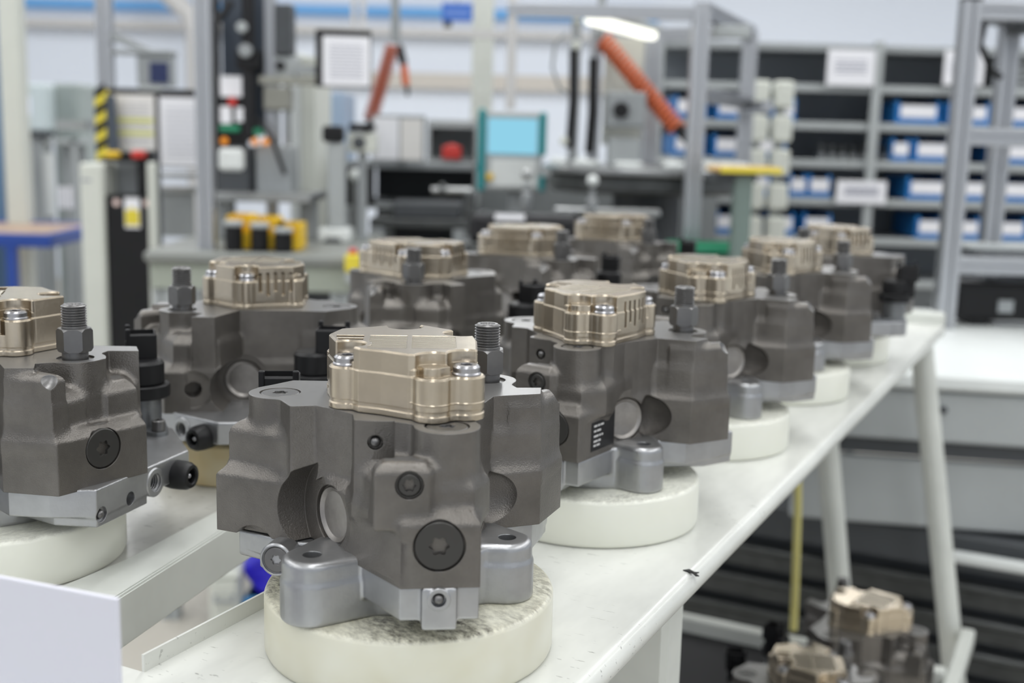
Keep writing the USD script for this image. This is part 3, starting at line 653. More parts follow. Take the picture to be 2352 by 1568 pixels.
for z, nm, lst in rows:
    for k, (X, w) in enumerate(lst):
        make_bin('blue plastic bin with white label, %s along on the %s rack shelf from the top' % (nth[k], nm), X, z, w, .076, RY, w * .78)
def rack_paper(label, x, z, w, h, ink=True):
    t = thing('rack_notice', label, 'notice', (x, RY - .040, z), 0)
    obj('sheet', box(-w / 2, w / 2, -.002, 0, 0, h), MPAPER, t); obj('print', [box(-w * .34, w * .34, -.0028, -.0019, h * q, h * q + .004) for q in (.35, .45, .55, .66)], MINK, t)
rack_paper('large white notice clipped to the top of the rack beside its middle post', 1.086, 1.345, .155, .115)
rack_paper('white notice at the rack top behind the aluminium frame post', 1.455, 1.355, .13, .11)
rack_paper('wide white notice hanging on the fourth rack shelf', 1.15, .962, .165, .075)
bk = thing('binder_stack', 'flat stack of grey document trays on the rack top shelf', 'trays', (1.72, RY + .10, 1.349))
for k in range(5): obj('tray', box(-.12, .24, -.08, .10, .022 * k, .022 * k + .017, .003), MGREY, bk)
for k in range(7):
    t = thing('machined_part', 'small raw metal part, %s from the left on the third rack shelf' % ['first', 'second', 'third', 'fourth', 'fifth', 'sixth', 'last'][k], 'metal part', (1.03 + .036 * k, RY + .05, 1.1025), 17 * k, 'raw metal parts on the third rack shelf')
    obj('base', cyl(.016, .022, b=.003, seg=20), MSTAIN, t); obj('neck', cyl(.010, .035, (0, 0, .02), b=.002, seg=18), MDSTEEL, t); obj('flange', box(-.017, .017, -.008, .008, .038, .048, .002), MDSTEEL, t)
for k, (X, zz) in enumerate(((.752, 0), (.826, 0))):
    t = thing('terminal_tower', 'cream plastic terminal tower on the station frame, ' + ('next to the frame post' if k == 0 else 'beside the blue bin'), 'terminal box', (X, 3.80, 0), 0)
    for j in range(5): obj('module', box(-.030, .030, -.02, .03, 1.345 - .105 * j - .085, 1.345 - .105 * j, .008), MCREAM, t)
    obj('mount', box(-.014, .014, .03, .045, .60, 1.33), MLGREY, t); obj('foot', box(-.03, .03, -.02, .06, 0, .60), MLGREY, t)

# ------------------------------------------------------------------ assembly station in the middle
st = thing('assembly_station', 'aluminium framed assembly station with lamp bar over a ring table', 'workstation', (0, 0, 0))
sx0, sx1, sy0, sy1, sz = -.03, .425, 2.90, 3.50, 1.462
for X, Y, z0 in ((sx1, sy0, 0), (.655, sy1, 0), (.372, 3.40, 1.087)): obj('post', profile((X, Y, z0), (X, Y, sz), .04), MAPROF, st)
obj('beam', profile((sx0, sy0, sz - .012), (sx1 - .02, sy0, sz - .012), .03), MAPROF, st)
obj('beam', profile((sx1, sy0, sz - .0), (.655, sy1, sz - .0), .034), MAPROF, st)
obj('beam', profile((.20, 3.42, sz - .03), (.635, 3.47, sz - .0), .034), MAPROF, st)
obj('beam', profile((sx1 + .02, sy0 + .05, 1.265), (.655, sy1 - .03, 1.265), .034), MAPROF, st)
obj('beam', profile((.655, sy1, 1.25), (.655, sy1 - .3, 1.25), .03), MAPROF, st)
obj('post', profile((.145, 3.15, 1.087), (.145, 3.15, 1.45), .026), MSTAIN, st); obj('post', profile((.20, 3.2, 1.087), (.20, 3.2, 1.45), .03), MAPROF, st)
obj('back_plate', box(.226, .330, 3.24, 3.25, 1.14, 1.42), MCREAM, st)
obj('cable', tube([(.137, 3.10, 1.375), (.140, 3.09, 1.25), (.135, 3.10, 1.13)], .0115, 8), MBLK, st, smooth=60)
obj('cable', tube([(.188, 3.10, 1.355), (.190, 3.09, 1.22), (.186, 3.10, 1.12)], .0125, 8), MBLK, st, smooth=60)
obj('hose_loop', tube([(.12, 3.12, 1.42), (.09, 3.12, 1.39), (.085, 3.12, 1.33), (.105, 3.12, 1.28), (.125, 3.12, 1.27)], .004, 8), MGREY, st, smooth=60)
obj('motor_block', box(.225, .325, 3.08, 3.18, 1.185, 1.275, .006), MGREY, st); obj('motor_lens', cyl(.02, .02, (.26, 3.08, 1.228), (0, -1, 0), b=.003), MBLK, st)
obj('valve_block', box(.235, .315, 3.10, 3.18, 1.0875, 1.16, .004), MLGREY, st)
obj('angle_cover', box(.47, .56, 2.98, 3.02, 1.405, 1.435, .004), MLGREY, st)
for X, Y, Z in ((.142, 3.085, 1.452), (.142, 3.085, 1.385), (.118, 3.08, 1.148)): obj('knob', cyl(.011, .02, (X, Y, Z), (0, -1, 0), b=.003), MCREAM, st)
lp = thing('station_lamp', 'glowing white fluorescent tube lamp slung under the station beam', 'lamp', (0, 0, 0))
la, lb = np.array([.168, 3.05, 1.452]), np.array([.350, 3.22, 1.428]); u = (lb - la) / np.linalg.norm(lb - la); L = np.linalg.norm(lb - la)
fm_ = np.column_stack([u, np.cross((0, 0, 1), u), (0, 0, 1), la])
obj('housing', box(-.01, L + .01, -.022, .022, .006, .024, .004).transform(fm_), MLGREY, lp)
obj('tube', box(0, L, -.018, .018, -.016, .006, .006).transform(fm_), MGLOW, lp)
rt = thing('ring_table', 'round metal indexing table with white nests around its rim', 'table', (.35, 3.22, 0))
obj('top', cyl(.28, .018, (0, 0, 1.068), b=.004, seg=64), MSTAIN, rt)
obj('under_plate', cyl(.26, .05, (0, 0, 1.02), b=.01, seg=48), MDSTEEL, rt); obj('column', cyl(.09, 1.02, (0, 0, 0), seg=32), MDGREY, rt)
for k in range(12):
    a = math.radians(30 * k + 12); obj('nest', cyl(.036, .016, (.232 * math.cos(a), .232 * math.sin(a), 1.086), b=.005, seg=24), MWHITE, rt, 'white nest')
mb = thing('steel_cupboard', 'dark steel base cabinet under the round indexing table', 'cabinet', (.27, 2.74, 0))
obj('carcass', box(-.17, .05, 0, .12, 0, .985, .006), MDSTEEL, mb); obj('door_panel', box(-.16, -.06, -.008, .002, .3, .96, .003), MDGREY, mb); obj('door_panel', box(-.05, .04, -.008, .002, .3, .96, .003), MDSTEEL, mb)
obj('top_rail', box(-.18, .06, -.015, .03, .985, 1.0, .003), MSTAIN, mb)
cp = thing('corner_stand', 'green-grey steel stand carrying an amber board beside the ring table', 'stand', (.50, 2.67, 0))
obj('post', box(-.018, .022, -.02, .02, 0, 1.085, .004), mat('sage_paint', (.16, .21, .19), .45), cp); obj('arm', box(-.08, .03, -.015, .015, 1.07, 1.09, .003), MDGREY, cp)
am = thing('amber_board', 'amber wooden board lying on the green-grey stand', 'board', (.52, 2.68, 1.0905), 8)
obj('board', box(-.085, .055, -.05, .06, 0, .014, .004), MWOOD, am); obj('edge_tape', box(-.085, .055, -.0515, -.0499, .001, .012), MYELS, am)
gt = thing('green_tray', 'flat green plastic tray behind the pumps under the ring table', 'tray', (.50, 2.80, .90))
obj('shell', box(-.14, .10, -.06, .06, 0, .022, .004) - box(-.13, .09, -.05, .05, .006, .03), MGREEN, gt)
gtb = thing('low_bench', 'dark low bench holding the green tray', 'bench', (.50, 2.80, 0)); obj('top', box(-.15, .12, -.08, .08, .875, .8995, .004), MDSTEEL, gtb)
for X in (-.13, .10):
    for Y in (-.06, .06): obj('leg', box(X - .015, X + .015, Y - .015, Y + .015, 0, .876), MDGREY, gtb)
for k, (X, Z, h) in enumerate(((.171, 1.064, .08), (.024, 1.075, .10))):
    t = thing('index_pin', 'round-headed steel locating pin before the ring table, ' + ('taller with dull head' if k else 'shorter with bright head'), 'pin', (X, 2.69, 0))
    obj('rod', cyl(.007, Z - .02, (0, 0, 0), seg=20), MSTAIN, t); obj('head', Manifold.sphere(.013, 24).translate((0, 0, Z)), MWHITE if k == 0 else MSTAIN, t); obj('collar', cyl(.012, .03, (0, 0, Z - .07), b=.003, seg=20), MSTAIN, t)
gpn = thing('grey_partition', 'waist-high grey partition behind the operator terminal and ring table', 'partition', (.24, 3.80, 0))
obj('panel', box(-.36, .40, 0, .02, .05, 1.03, .003), mat('partition_grey', (.20, .215, .22), .5), gpn); obj('cap_rail', box(-.37, .41, -.01, .03, 1.03, 1.05, .003), MLGREY, gpn)
for X in (-.36, .39): obj('foot', box(X - .01, X + .02, -.10, .12, 0, .05, .004), MDGREY, gpn)
# terminal with teal side grips
hm = thing('operator_terminal', 'operator terminal with teal side bars and pale blue screen', 'terminal', (0, 3.30, 0))
obj('body', box(-.092, .070, 0, .04, 1.008, 1.222, .006), MLGREY, hm)
obj('side_bar', box(-.106, -.086, -.012, .03, 1.006, 1.228, .005), MTEAL, hm); obj('side_bar', box(.060, .080, -.012, .03, 1.105, 1.222, .005), MTEAL, hm); obj('side_bar', box(.062, .080, -.012, .03, 1.008, 1.05, .005), MTEAL, hm)
obj('screen', box(-.080, .055, -.004, .001, 1.108, 1.203), MSCREEN, hm, 'glowing pale blue screen'); obj('keypad', box(-.070, .055, -.003, .001, 1.02, 1.095), MWHITE, hm)
obj('knob', cyl(.010, .012, (-.072, -.003, 1.045), (0, -1, 0), b=.003, seg=20), MYEL, hm)
obj('stand', box(-.02, .02, .04, .07, 0, 1.2), MGREY, hm); obj('foot', box(-.06, .08, -.05, .15, 0, .02, .004), MGREY, hm)
bb = thing('black_controller', 'low black control box with white plate below the terminal', 'control box', (.02, 2.50, 0))
obj('shell', box(-.115, .115, 0, .14, .935, .995, .01), MRUBBER, bb); obj('plate', box(-.062, .0, -.003, .001, .985, .998), MPAPER, bb); obj('deck_plate', box(-.13, .13, -.01, .16, .925, .936, .003), MDSTEEL, bb)
obj('pedestal', box(-.05, .05, .02, .12, 0, .926), MDGREY, bb)

# ------------------------------------------------------------------ shelves and things left of the column
obj('column', box(-.170, -.094, 4.40, 4.47, 0, 3.8, .004), MCREAM, label='pale square steel column rising behind the operator terminal', cat='column')
sg_ = thing('hanging_sign', 'small blue hanging sign beside the pale column', 'sign', (-.215, 4.2, 1.535)); obj('board', box(-.052, .052, 0, .004, 0, .06, .001), MSIGNB, sg_)
obj('print', [box(-.04, .04, -.001, .0005, .018 + .014 * k, .023 + .014 * k) for k in range(2)], mat('sign_print', (.25, .38, .75), .5), sg_); obj('bracket', box(-.045, -.02, .004, .02, -.02, .01), MBLK, sg_); obj('hanger', box(-.002, .002, .001, .003, .06, 2.26), MGREY, sg_)
obj('conduit', tube([(-.025, 4.0, 1.24), (-.025, 4.0, 3.8)], .016, 14), MTRUNK, label='grey vertical conduit pipe behind the operator terminal', cat='pipe', smooth=60)
ws = thing('wall_shelf_unit', 'grey workshop shelf unit with upper board behind the pumps', 'shelf', (0, 3.6, 0))
obj('shelf_board', box(-.50, -.115, 0, .30, 1.05, 1.072, .003), MGREY, ws); obj('shelf_board', box(-.50, -.115, 0, .30, .93, .950, .003), MGREY, ws)
obj('back_panel', box(-.45, -.115, .29, .30, .6, 1.07), MDGREY, ws); obj('side_panel', box(-.125, -.115, 0, .30, 0, 1.21), MLGREY, ws); obj('side_panel', box(-.51, -.50, 0, .30, 0, 1.07), MLGREY, ws)
obj('cubby', box(-.275, -.125, .10, .29, 1.072, 1.20, .003) - box(-.265, -.130, .05, .28, 1.082, 1.175), MLGREY, ws); obj('shelf_board', box(-.50, -.115, 0, .30, .70, .72, .003), MGREY, ws)
rb = thing('red_bin', 'small red open bin on the grey shelf unit', 'bin', (-.195, 3.63, 1.0825)); obj('shell', box(-.028, .028, -.02, .05, 0, .038, .003) - box(-.024, .024, -.014, .045, .005, .06), MRED, rb); obj('scoop', box(-.016, .016, .0, .03, .02, .044, .004), MRED, rb)
ps = thing('paper_stand', 'white instruction sheets on a tilted stand on the grey shelf', 'notice', (-.34, 3.5, 1.0722)); obj('sheet', box(-.076, -.002, 0, .003, .008, .127), MPAPER, ps); obj('sheet', box(.004, .066, 0, .003, .008, .125), MPAPERY, ps)
obj('board', box(-.08, .075, .004, .012, .002, .135), MGREY, ps); obj('prop', box(-.01, .01, .012, .14, .0, .008), MGREY, ps)
dz = thing('handwheel_clamp', 'steel clamp with round handwheel under the grey shelf', 'clamp', (-.16, 3.0, 1.02)); obj('spindle', cyl(.008, .10, (-.05, 0, 0), (1, 0, 0), seg=20), MSTAIN, dz); obj('wheel', cyl(.018, .015, (-.03, 0, 0), (1, 0, 0), b=.004, seg=24), MDSTEEL, dz); obj('base', box(.03, .06, -.03, .03, -.06, .0, .004), MDSTEEL, dz); obj('pillar', box(.035, .055, -.02, .02, -1.02, -.06), MDSTEEL, dz)
pd = thing('dark_worktable', 'long dark worktable behind the inner pump row', 'table', (-.2, 3.35, 0)); obj('top', box(-.20, .08, -.06, .20, .90, .925, .004), MDSTEEL, pd)
obj('parts_tray', box(-.14, .05, -.04, .1, .925, .97, .006), MDGREY, pd)
for X in (-.18, .05):
    for Y in (-.04, .18): obj('leg', box(X - .02, X + .02, Y - .02, Y + .02, 0, .90), MGREY, pd)
def coil(name, label, a, b, R, r, turns, mt):
    a, b = np.array(a, float), np.array(b, float); d = (b - a) / np.linalg.norm(b - a); u = np.cross(d, (0, 1, 0)); u /= np.linalg.norm(u); v = np.cross(d, u)
    n = turns * 14; t = np.linspace(0, 1, n); w = 2 * math.pi * turns * t
    P = a + (b - a) * t[:, None] + R * (np.cos(w)[:, None] * u + np.sin(w)[:, None] * v)
    T_ = thing(name, label, 'hose', (0, 0, 0)); obj('coil', tube(P, r, 6), mt, T_, smooth=60); obj('end_fitting', cyl(r * 2, .05, b - d * .01, d, seg=16), MBLK, T_); obj('end_fitting', cyl(r * 2, .25, a - d * .01, (0, 0, 1), seg=16), MGREY, T_)
coil('coiled_hose', 'coiled red-brown air hose hanging left of the screwdriver', (-.392, 3.8, 1.42), (-.462, 3.8, 1.19), .020, .0048, 17, mat('rust_hose', (.42, .10, .05), .45))
coil('coiled_hose', 'thick coiled orange air hose slanting across the station', (.215, 3.16, 1.405), (.412, 3.12, 1.185), .019, .0056, 22, MORANGE)
gs = thing('screwdriver', 'hanging black and orange pneumatic screwdriver', 'tool', (-.350, 3.8, 1.30)); obj('grip', cyl(.012, .065, (0, 0, 0), (-.12, 0, 1), b=.004, seg=24), MORANGE, gs); obj('body', cyl(.013, .06, (-.008, 0, .064), (-.25, 0, 1), b=.004, seg=24), MRUBBER, gs); obj('tip', cyl(.006, .03, (.004, 0, -.03), seg=16), MBLK, gs)
obj('cable', tube([(-.022, 0, .12), (-.03, 0, .3), (-.028, 0, 2.5)], .005, 8), MGREY, gs, smooth=60)
obj('suspension_rail', box(-.56, .62, 4.10, 4.13, 1.475, 1.50), MTRUNK, label='thin grey overhead rail crossing behind the station', cat='rail')
for X in (-.555, -.525): obj('rail_hanger', box(X - .008, X + .008, 4.105, 4.125, 1.50, 3.8), MTRUNK, label='thin vertical rail hanger from the ceiling, ' + ('outer' if X < -.54 else 'inner') + ' of the two', cat='hanger')

# ------------------------------------------------------------------ press station, left of centre
bt = thing('press_bench', 'grey workbench of the press station with rounded front', 'workbench', (0, 2.66, 0))
obj('top', box(-.83, -.345, 0, .55, .858, .886, .008), mat('bench_top', (.24, .25, .235), .4), bt); obj('apron', box(-.82, -.36, .02, .05, .80, .858), mat('bench_apron', (.36, .39, .33), .45), bt)
for X in (-.80, -.395):
    for Y in (.05, .50): obj('leg', profile((X, Y, 0), (X, Y, .858), .04), MLGREY, bt)
obj('panel', box(-.78, -.42, .48, .5, .2, .8), MDGREY, bt)
pr = thing('press_machine', 'tall black and aluminium assembly press with hoses and dials', 'machine', (0, 3.0, 0))
obj('back_panel', box(-.742, -.625, .06, .08, 1.16, 1.75), MBLUEG, pr); obj('post', profile((-.614, .03, .886), (-.614, .03, 1.75), .026), MAPROF, pr); obj('post', profile((-.748, .02, .886), (-.748, .02, 1.75), .02), MBLK, pr)
obj('ram', cyl(.016, .36, (-.662, 0, 1.13), b=.004), MRUBBER, pr); obj('ram_head', box(-.69, -.635, -.02, .04, 1.30, 1.35, .006), MBLK, pr); obj('gauge', cyl(.013, .012, (-.672, -.02, 1.40), (0, -1, 0), b=.002), MLGREY, pr)
obj('gauge', cyl(.016, .014, (-.664, -.02, 1.345), (0, -1, 0), b=.002), MGREY, pr)
obj('control_box', box(-.60, -.557, 0, .06, 1.338, 1.46, .004), MDGREY, pr); obj('bracket', box(-.60, -.55, .01, .05, 1.275, 1.338, .003), MLGREY, pr); obj('camera_lens', cyl(.011, .02, (-.585, .01, 1.313), (0, -1, 0), b=.002), MBLK, pr)
obj('beam', box(-.64, -.480, .004, .03, 1.268, 1.288, .002), mat('khaki_paint', (.33, .33, .29), .5), pr); obj('cylinder_block', box(-.628, -.562, 0, .05, 1.205, 1.262, .004), mat('khaki_dark', (.25, .25, .22), .5), pr)
obj('label_sheet', box(-.733, -.680, -.002, 0, 1.235, 1.285), MPAPER, pr); obj('label_sheet', box(-.733, -.706, -.006, -.004, 1.170, 1.212), MPAPER, pr); obj('label_sheet', box(-.695, -.675, -.006, -.004, 1.175, 1.21), MPAPER, pr)
obj('mount_plate', box(-.74, -.67, .0, .02, 1.06, 1.24), MBLK, pr)
obj('valve', box(-.735, -.685, -.012, 0, 1.150, 1.165, .003), MGREEN, pr); obj('valve', box(-.652, -.626, -.012, 0, 1.142, 1.16, .003), MGREEN, pr); obj('button', cyl(.010, .01, (-.702, -.004, 1.223), (0, -1, 0)), MRED, pr)
for X in (-.722, -.646, -.620): obj('indicator_lamp', cyl(.0085, .008, (X, -.012, 1.128), (0, -1, 0), seg=20), MAMBER, pr, 'glowing amber indicator')
obj('lower_block', box(-.74, -.66, -.02, .10, 1.0, 1.115, .005), MDGREY, pr); obj('lower_block', box(-.65, -.56, 0, .1, 1.0, 1.12, .005), MGREY, pr); obj('white_cover', box(-.735, -.672, -.03, -.01, 1.055, 1.11, .008), MWHITE, pr)
obj('table_plate', box(-.755, -.495, -.10, .14, .985, 1.005, .003), MSTAIN, pr); obj('guide', cyl(.008, .25, (-.60, .03, 1.02), seg=16), MSTAIN, pr); obj('guide', cyl(.008, .25, (-.575, .03, 1.02), seg=16), MSTAIN, pr)
for X in (-.73, -.52): obj('foot_column', box(X - .02, X + .02, .0, .05, .886, .986, .003), MGREY, pr)
hr = [(-.70, -.01, 1.46), (-.74, -.03, 1.40), (-.735, -.03, 1.30)]; obj('hose', tube(hr, .009, 8), MBLK, pr, smooth=60); obj('hose', tube([(-.64, -.02, 1.18), (-.60, -.04, 1.14), (-.57, -.03, 1.05)], .006, 8), MBLK, pr, smooth=60)
obj('white_cabinet', box(-.605, -.575, 3.225, 3.5, 0, 1.36, .004), MWHITE, label='narrow white cabinet edge behind the press', cat='cabinet'); obj('cream_cabinet', box(-.573, -.537, 3.22, 3.5, 0, 1.35, .004), MCREAM, label='narrow cream cabinet edge behind the press', cat='cabinet')
obj('blue_grey_cabinet', box(-.60, -.52, 3.62, 3.9, 0, 1.27, .004), mat('pale_blue_paint', (.34, .44, .58), .5), label='pale blue-grey cabinet behind the hanging document board', cat='cabinet')
ht = thing('test_probe', 'white column test probe with black clip and steel foot on the bench', 'instrument', (-.442, 2.98, .886))
obj('foot', box(-.045, .036, -.03, .04, .0005, .035, .006), MWHITE, ht); obj('column', box(-.024, .020, -.012, .02, .033, .245, .005), MLGREY, ht); obj('clip', box(-.035, .015, -.02, .03, .245, .285, .006), MBLK, ht); obj('cap', cyl(.036, .012, (-.008, 0, .0005), b=.003), MDGREY, ht)
gb = thing('gauge_box', 'small cream gauge box with dark dial beside the white test probe', 'gauge', (-.386, 3.0, .8865)); obj('shell', box(-.035, .035, 0, .06, .22, .27, .004), MCREAM, gb); obj('dial', cyl(.016, .008, (-.005, 0, .245), (0, -1, 0), b=.002), MDGREY, gb); obj('head', box(-.03, .03, -.01, .05, .272, .292, .004), MBLK, gb); obj('stem', box(-.01, .01, .02, .04, .0, .22), MGREY, gb)
kn = thing('ball_knob_lever', 'lever with a white ball knob in front of the dark shelf', 'lever', (-.455, 3.4, 0)); obj('knob', Manifold.sphere(.018, 24).translate((0, 0, 1.036)), MWHITE, kn); obj('rod', cyl(.007, 1.02, (0, .01, 0), seg=16), MSTAIN, kn); obj('shroud', box(-.05, .05, .03, .06, .95, 1.06, .004), MRUBBER, kn)
# yellow bins with black parts on the bench
for k, (X, w, h) in enumerate(((-.630, .056, .078), (-.571, .056, .074), (-.518, .058, .062))):
    t = thing('yellow_bin', 'yellow plastic bin holding a black round part, ' + ['outermost and tallest', 'middle one', 'nearest the white test probe'][k], 'bin', (X, 2.72, .8865), 0, None)
    obj('shell', box(-w / 2, w / 2, 0, .09, 0, h, .004) - box(-w / 2 + .004, w / 2 - .004, .0 + .012, .085, .006, h + .1) - box(-w / 2 + .004, w / 2 - .004, -.02, .03, h * .5, h + .1), MYEL, t)
    obj('black_part', cyl(w * .36, h * .72, (-.004, -.024, 0.0), b=.004, seg=28), MBLK, t); obj('part_cap', cyl(w * .40, h * .16, (-.004, -.024, h * .72), b=.003, seg=28), MLGREY, t)
es = thing('emergency_stop', 'yellow emergency stop box with red mushroom button at the bench end', 'switch', (-.357, 2.655, .862)); obj('housing', box(-.017, .017, -.03, .0, -.01, .03, .004), MYELS, es); obj('button', cyl(.009, .012, (0, -.016, .03), b=.003, seg=24), MRED, es); obj('base', box(-.015, .015, -.03, .0, -.035, -.011, .003), MLGREY, es)
def board(name, label, x0, x1, y, z0, z1, sheets, clip=None, rz=0, post=None):
    t = thing(name, label, 'notice board', ((x0 + x1) / 2, y, z0), rz); w = (x1 - x0) / 2; h = z1 - z0
    obj('board', box(-w, w, 0, .008, 0, h, .002), MBLK, t)
    for (a, b, c0, c1, mt, hl) in sheets:
        s = obj('sheet', box(a - (x0 + x1) / 2, b - (x0 + x1) / 2, -.004, -.0005, c0 - z0, c1 - z0), mt, t, 'white printed sheet')
        ln = [box(a - (x0 + x1) / 2 + .016, b - (x0 + x1) / 2 - .016, -.0046, -.0039, c0 - z0 + q * (c1 - c0), c0 - z0 + q * (c1 - c0) + .0016) for q in np.linspace(.15, .82, 11)]
        obj('text_line', ln, MINK, s)
        for q in hl: obj('highlight', box(a - (x0 + x1) / 2 + .012, b - (x0 + x1) / 2 - .004, -.0047, -.0038, c0 - z0 + q * (c1 - c0), c0 - z0 + (q + .09) * (c1 - c0)), MHILITE, s)
    if clip: obj('clip', box(-.03, .035, -.008, .0, h - .006, h + .008, .002), MLGREY, t)
    if post: obj('arm', box(*post), MGREY, t)
    return t
board('document_board', 'black document board with two sheets, one highlighted yellow, on the post', -1.215, -.907, 3.51, 1.040, 1.264, [(-1.205, -1.048, 1.084, 1.247, MPAPERY, (.50, .28)), (-1.034, -.913, 1.044, 1.242, MPAPER, ())], True, 0, (-.28, -.20, .008, .40, .10, .13))
board('document_board', 'tilted document board with one grey-white sheet hanging by the press', -.498, -.362, 3.0, 1.264, 1.402, [(-.480, -.366, 1.268, 1.386, MPAPER, ())], False, 6, (-.12, -.02, .008, .03, .03, .05))
obj('board_post', profile((-1.322, 3.915, 0), (-1.322, 3.915, 3.8), .046), MAPROF, label='aluminium post behind the monitor bracket, floor to ceiling', cat='post')
obj('board_post', profile((-.700, 2.72, .886), (-.700, 2.72, 2.6), .036), MAPROF, label='aluminium post standing on the press bench beside the document board', cat='post')
mo = thing('bracket_monitor', 'small grey monitor with dark blue screen on a bracket arm', 'monitor', (-1.164, 3.90, 1.283))
obj('case', box(-.056, .056, 0, .06, 0, .10, .005), MGREY, mo); obj('screen', box(-.013, .046, -.004, .001, .010, .075), mat('screen_navy', (.02, .03, .10), .2), mo); obj('hood', box(-.135, .062, -.012, .06, .098, .113, .004), MGREY, mo); obj('strut', Manifold.batch_hull([box(-.140, -.134, 0, .04, .14, .17), box(-.03, .0, 0, .04, .105, .11)]), MGREY, mo)
gp_ = thing('guard_panel', 'grey guard panel with rails at the bench end', 'panel', (-1.134, 3.861, 0)); obj('plate', box(-.115, .10, 0, .008, .807, .949), MGREY, gp_); obj('rail', box(-.135, .135, -.01, .03, .949, .972, .003), MAPROF, gp_); obj('rail', box(-.135, .135, -.01, .03, .764, .787, .003), MAPROF, gp_); obj('rail', box(-.135, .135, -.01, .03, .996, 1.015, .003), MAPROF, gp_)
for X in (-.128, .128): obj('leg', box(X - .014, X + .014, -.005, .03, 0, 1.015), MAPROF, gp_)

# ------------------------------------------------------------------ light-curtain machine, far left objects
mc = thing('light_barrier', 'cream machine column with black front and yellow warning label', 'machine', (-1.056, 3.2, 0))
obj('side_post', box(-.106, -.042, 0, .14, 0, 1.058, .006), MCREAM, mc); obj('side_post', box(.074, .097, 0, .025, 0, 1.064, .004), MCREAM, mc)
obj('black_front', box(-.042, .074, .01, .136, 0, .973, .003), MBLK, mc); obj('rear_plate', box(-.042, .032, .11, .136, .973, 1.061), MGREY, mc); obj('black_rail', box(.032, .074, .05, .136, .973, 1.093, .004), MBLK, mc)
lb_ = obj('warning_label', box(.011, .051, .005, .0105, .888, .968), MPAPER, mc, 'white and yellow warning label'); obj('yellow_field', box(.013, .049, .0035, .0049, .896, .936), MYELS, lb_)
obj('triangle', ext(sg.Polygon([(-.014, 0), (.014, 0), (0, .025)]), 0, .0016).transform(np.column_stack([(1, 0, 0), (0, 0, 1), (0, -1, 0), (.031, .0052, .922)])), MYELS, lb_)
for X in (-.012, .070): obj('round_label', cyl(.009, .0016, (X, .010, .955), (0, -1, 0), seg=20), mat('pink_label', (.8, .62, .58), .6), mc)
obj('button_bar', box(-.048, .080, .03, .095, 1.061, 1.071), MBLK, mc)
obj('lamp_button', cyl(.020, .019, (-.030, .048, 1.071), b=.005, seg=24), MYEL, mc, 'amber push button'); obj('lamp_button', cyl(.020, .022, (.040, .048, 1.071), b=.005, seg=24), MRED, mc, 'red push button')
obj('small_print', box(-.100, -.074, -.001, .0008, 1.010, 1.015), MINK, mc)
hz = thing('hazard_post', 'post with black and yellow hazard stripes beside a dark strip', 'post', (-1.180, 3.46, 0))
obj('core', box(-.024, .006, 0, .03, 0, 1.257), MYELS, hz)
for k in range(5):
    z = 1.03 + .050 * k
    st_ = Manifold.batch_hull([box(-.0247, -.0240, -.0009, .0015, z, z + .025), box(.0053, .0060, -.0009, .0015, z + .021, z + .046)]); obj('stripe', st_, MBLK, hz)
obj('dark_strip', Manifold.batch_hull([box(.006, .030, .003, .018, 1.240, 1.243), box(.006, .048, .003, .018, .92, .923)]), MBLUEG, hz)
obj('left_column', box(-1.785, -1.715, 4.2, 4.27, 0, 3.8, .004), MCREAM, label='pale steel column at the extreme left edge of the photo', cat='column')
obj('blue_upright', box(-1.885, -1.845, 4.31, 4.35, 0, 3.8), mat('steel_blue', (.12, .22, .36), .5), label='blue upright partly hidden by the pale column at the photo edge', cat='upright')
tl = thing('test_terminal', 'pale terminal with glowing oval screen by the pale column', 'terminal', (-1.83, 4.6, 0)); obj('case', box(-.06, .045, 0, .1, 1.125, 1.305, .01), mat('pale_blue_case', (.60, .68, .70), .5), tl)
obj('screen', box(-.052, -.015, -.004, .001, 1.185, 1.255, .0005), MSCRW, tl); obj('dark_base', box(-.045, .04, .0, .08, 1.105, 1.125), MDGREY, tl); obj('pedestal', box(-.03, .03, .02, .08, 0, 1.106), MGREY, tl)
obj('grey_cabinet', box(-1.80, -1.69, 4.70, 5.1, 0, 1.31, .01), mat('sage_grey', (.36, .41, .40), .5), label='tall sage-grey cabinet behind the pale terminal', cat='cabinet')
ek = thing('equipment_rack', 'grey equipment rack with white sheets near the blue table', 'rack', (-1.69, 4.42, 0)); obj('post', box(-.05, -.035, 0, .02, 0, 1.1), MLGREY, ek); obj('post', box(.06, .075, 0, .02, 0, 1.1), MLGREY, ek)
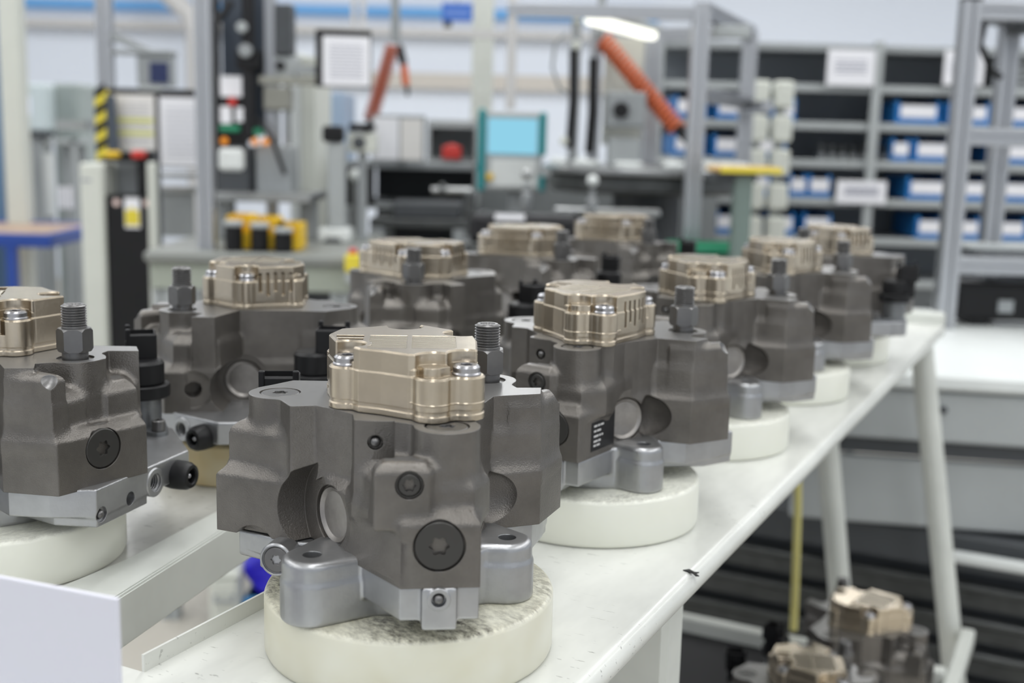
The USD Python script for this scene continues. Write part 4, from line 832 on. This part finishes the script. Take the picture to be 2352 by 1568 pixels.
obj('shelf', box(-.05, .075, 0, .2, 1.085, 1.10), MLGREY, ek); obj('sheet', box(-.04, -.005, -.01, 0, .82, 1.05), MWHITE, ek); obj('sheet', box(.012, .034, -.012, -.008, .85, .93), MPAPER, ek); obj('sheet', box(.042, .062, -.012, -.008, .85, .93), MPAPER, ek); obj('back', box(-.035, .06, .15, .16, .2, 1.08), MLGREY, ek)
tb = thing('blue_table', 'blue enamelled steel table with wooden top at the left edge', 'table', (-1.622, 3.75, 0)); obj('frame_rail', box(-.30, .164, 0, .03, .771, .813, .004), MDBLUE, tb); obj('frame_rail', box(.136, .164, .03, .52, .771, .813, .004), MDBLUE, tb); obj('frame_rail', box(-.30, .164, .49, .52, .771, .813, .004), MDBLUE, tb)
obj('top_board', box(-.30, .136, .03, .49, .795, .808), mat('tan_board', (.42, .30, .22), .5), tb)
for X, Y in ((.02, .0), (.134, .485), (-.28, .0), (-.28, .485)): obj('leg', box(X - .0, X + .03, Y, Y + .03, 0, .772), MDBLUE, tb)
cr = thing('floor_trolley', 'low grey wheeled trolley on the floor under the blue table', 'trolley', (-1.62, 5.6, 0)); obj('platform', box(-.32, .30, 0, .4, .16, .20, .006), MLGREY, cr)
for X in (-.28, .26):
    for Y in (.04, .36): obj('caster', cyl(.06, .03, (X - .015, Y, .061), (1, 0, 0), b=.006), MRUBBER, cr)
obj('load', box(-.22, .20, .05, .35, .20, .42, .02), MGREY, cr)
# wall trims
obj('trim_1', box(-6, 1.0, 8.95, 9.0, 1.975, 2.045), mat('wall_blue', (.16, .42, .80), .5), **S)
obj('trim_2', box(-6, 1.0, 8.90, 9.0, 1.84, 1.90), MTRUNK, **S)
obj('trim_3', box(-1.4, 1.6, 8.93, 9.0, 1.47, 1.58), mat('beige_trim', (.62, .58, .53), .6), **S)
dp = thing('drain_pipe', 'grey wall pipe with a bend behind the board post', 'pipe', (-2.62, 8.3, 0)); obj('pipe', tube([(.35, .3, 0), (.35, .3, 1.8), (.32, .3, 1.92), (.18, .3, 2.04), (.10, .3, 2.15), (.10, .3, 3.8)], .07, 14), MTRUNK, dp, smooth=60); obj('clamp', box(.26, .44, .22, .40, 1.2, 1.24), MGREY, dp)
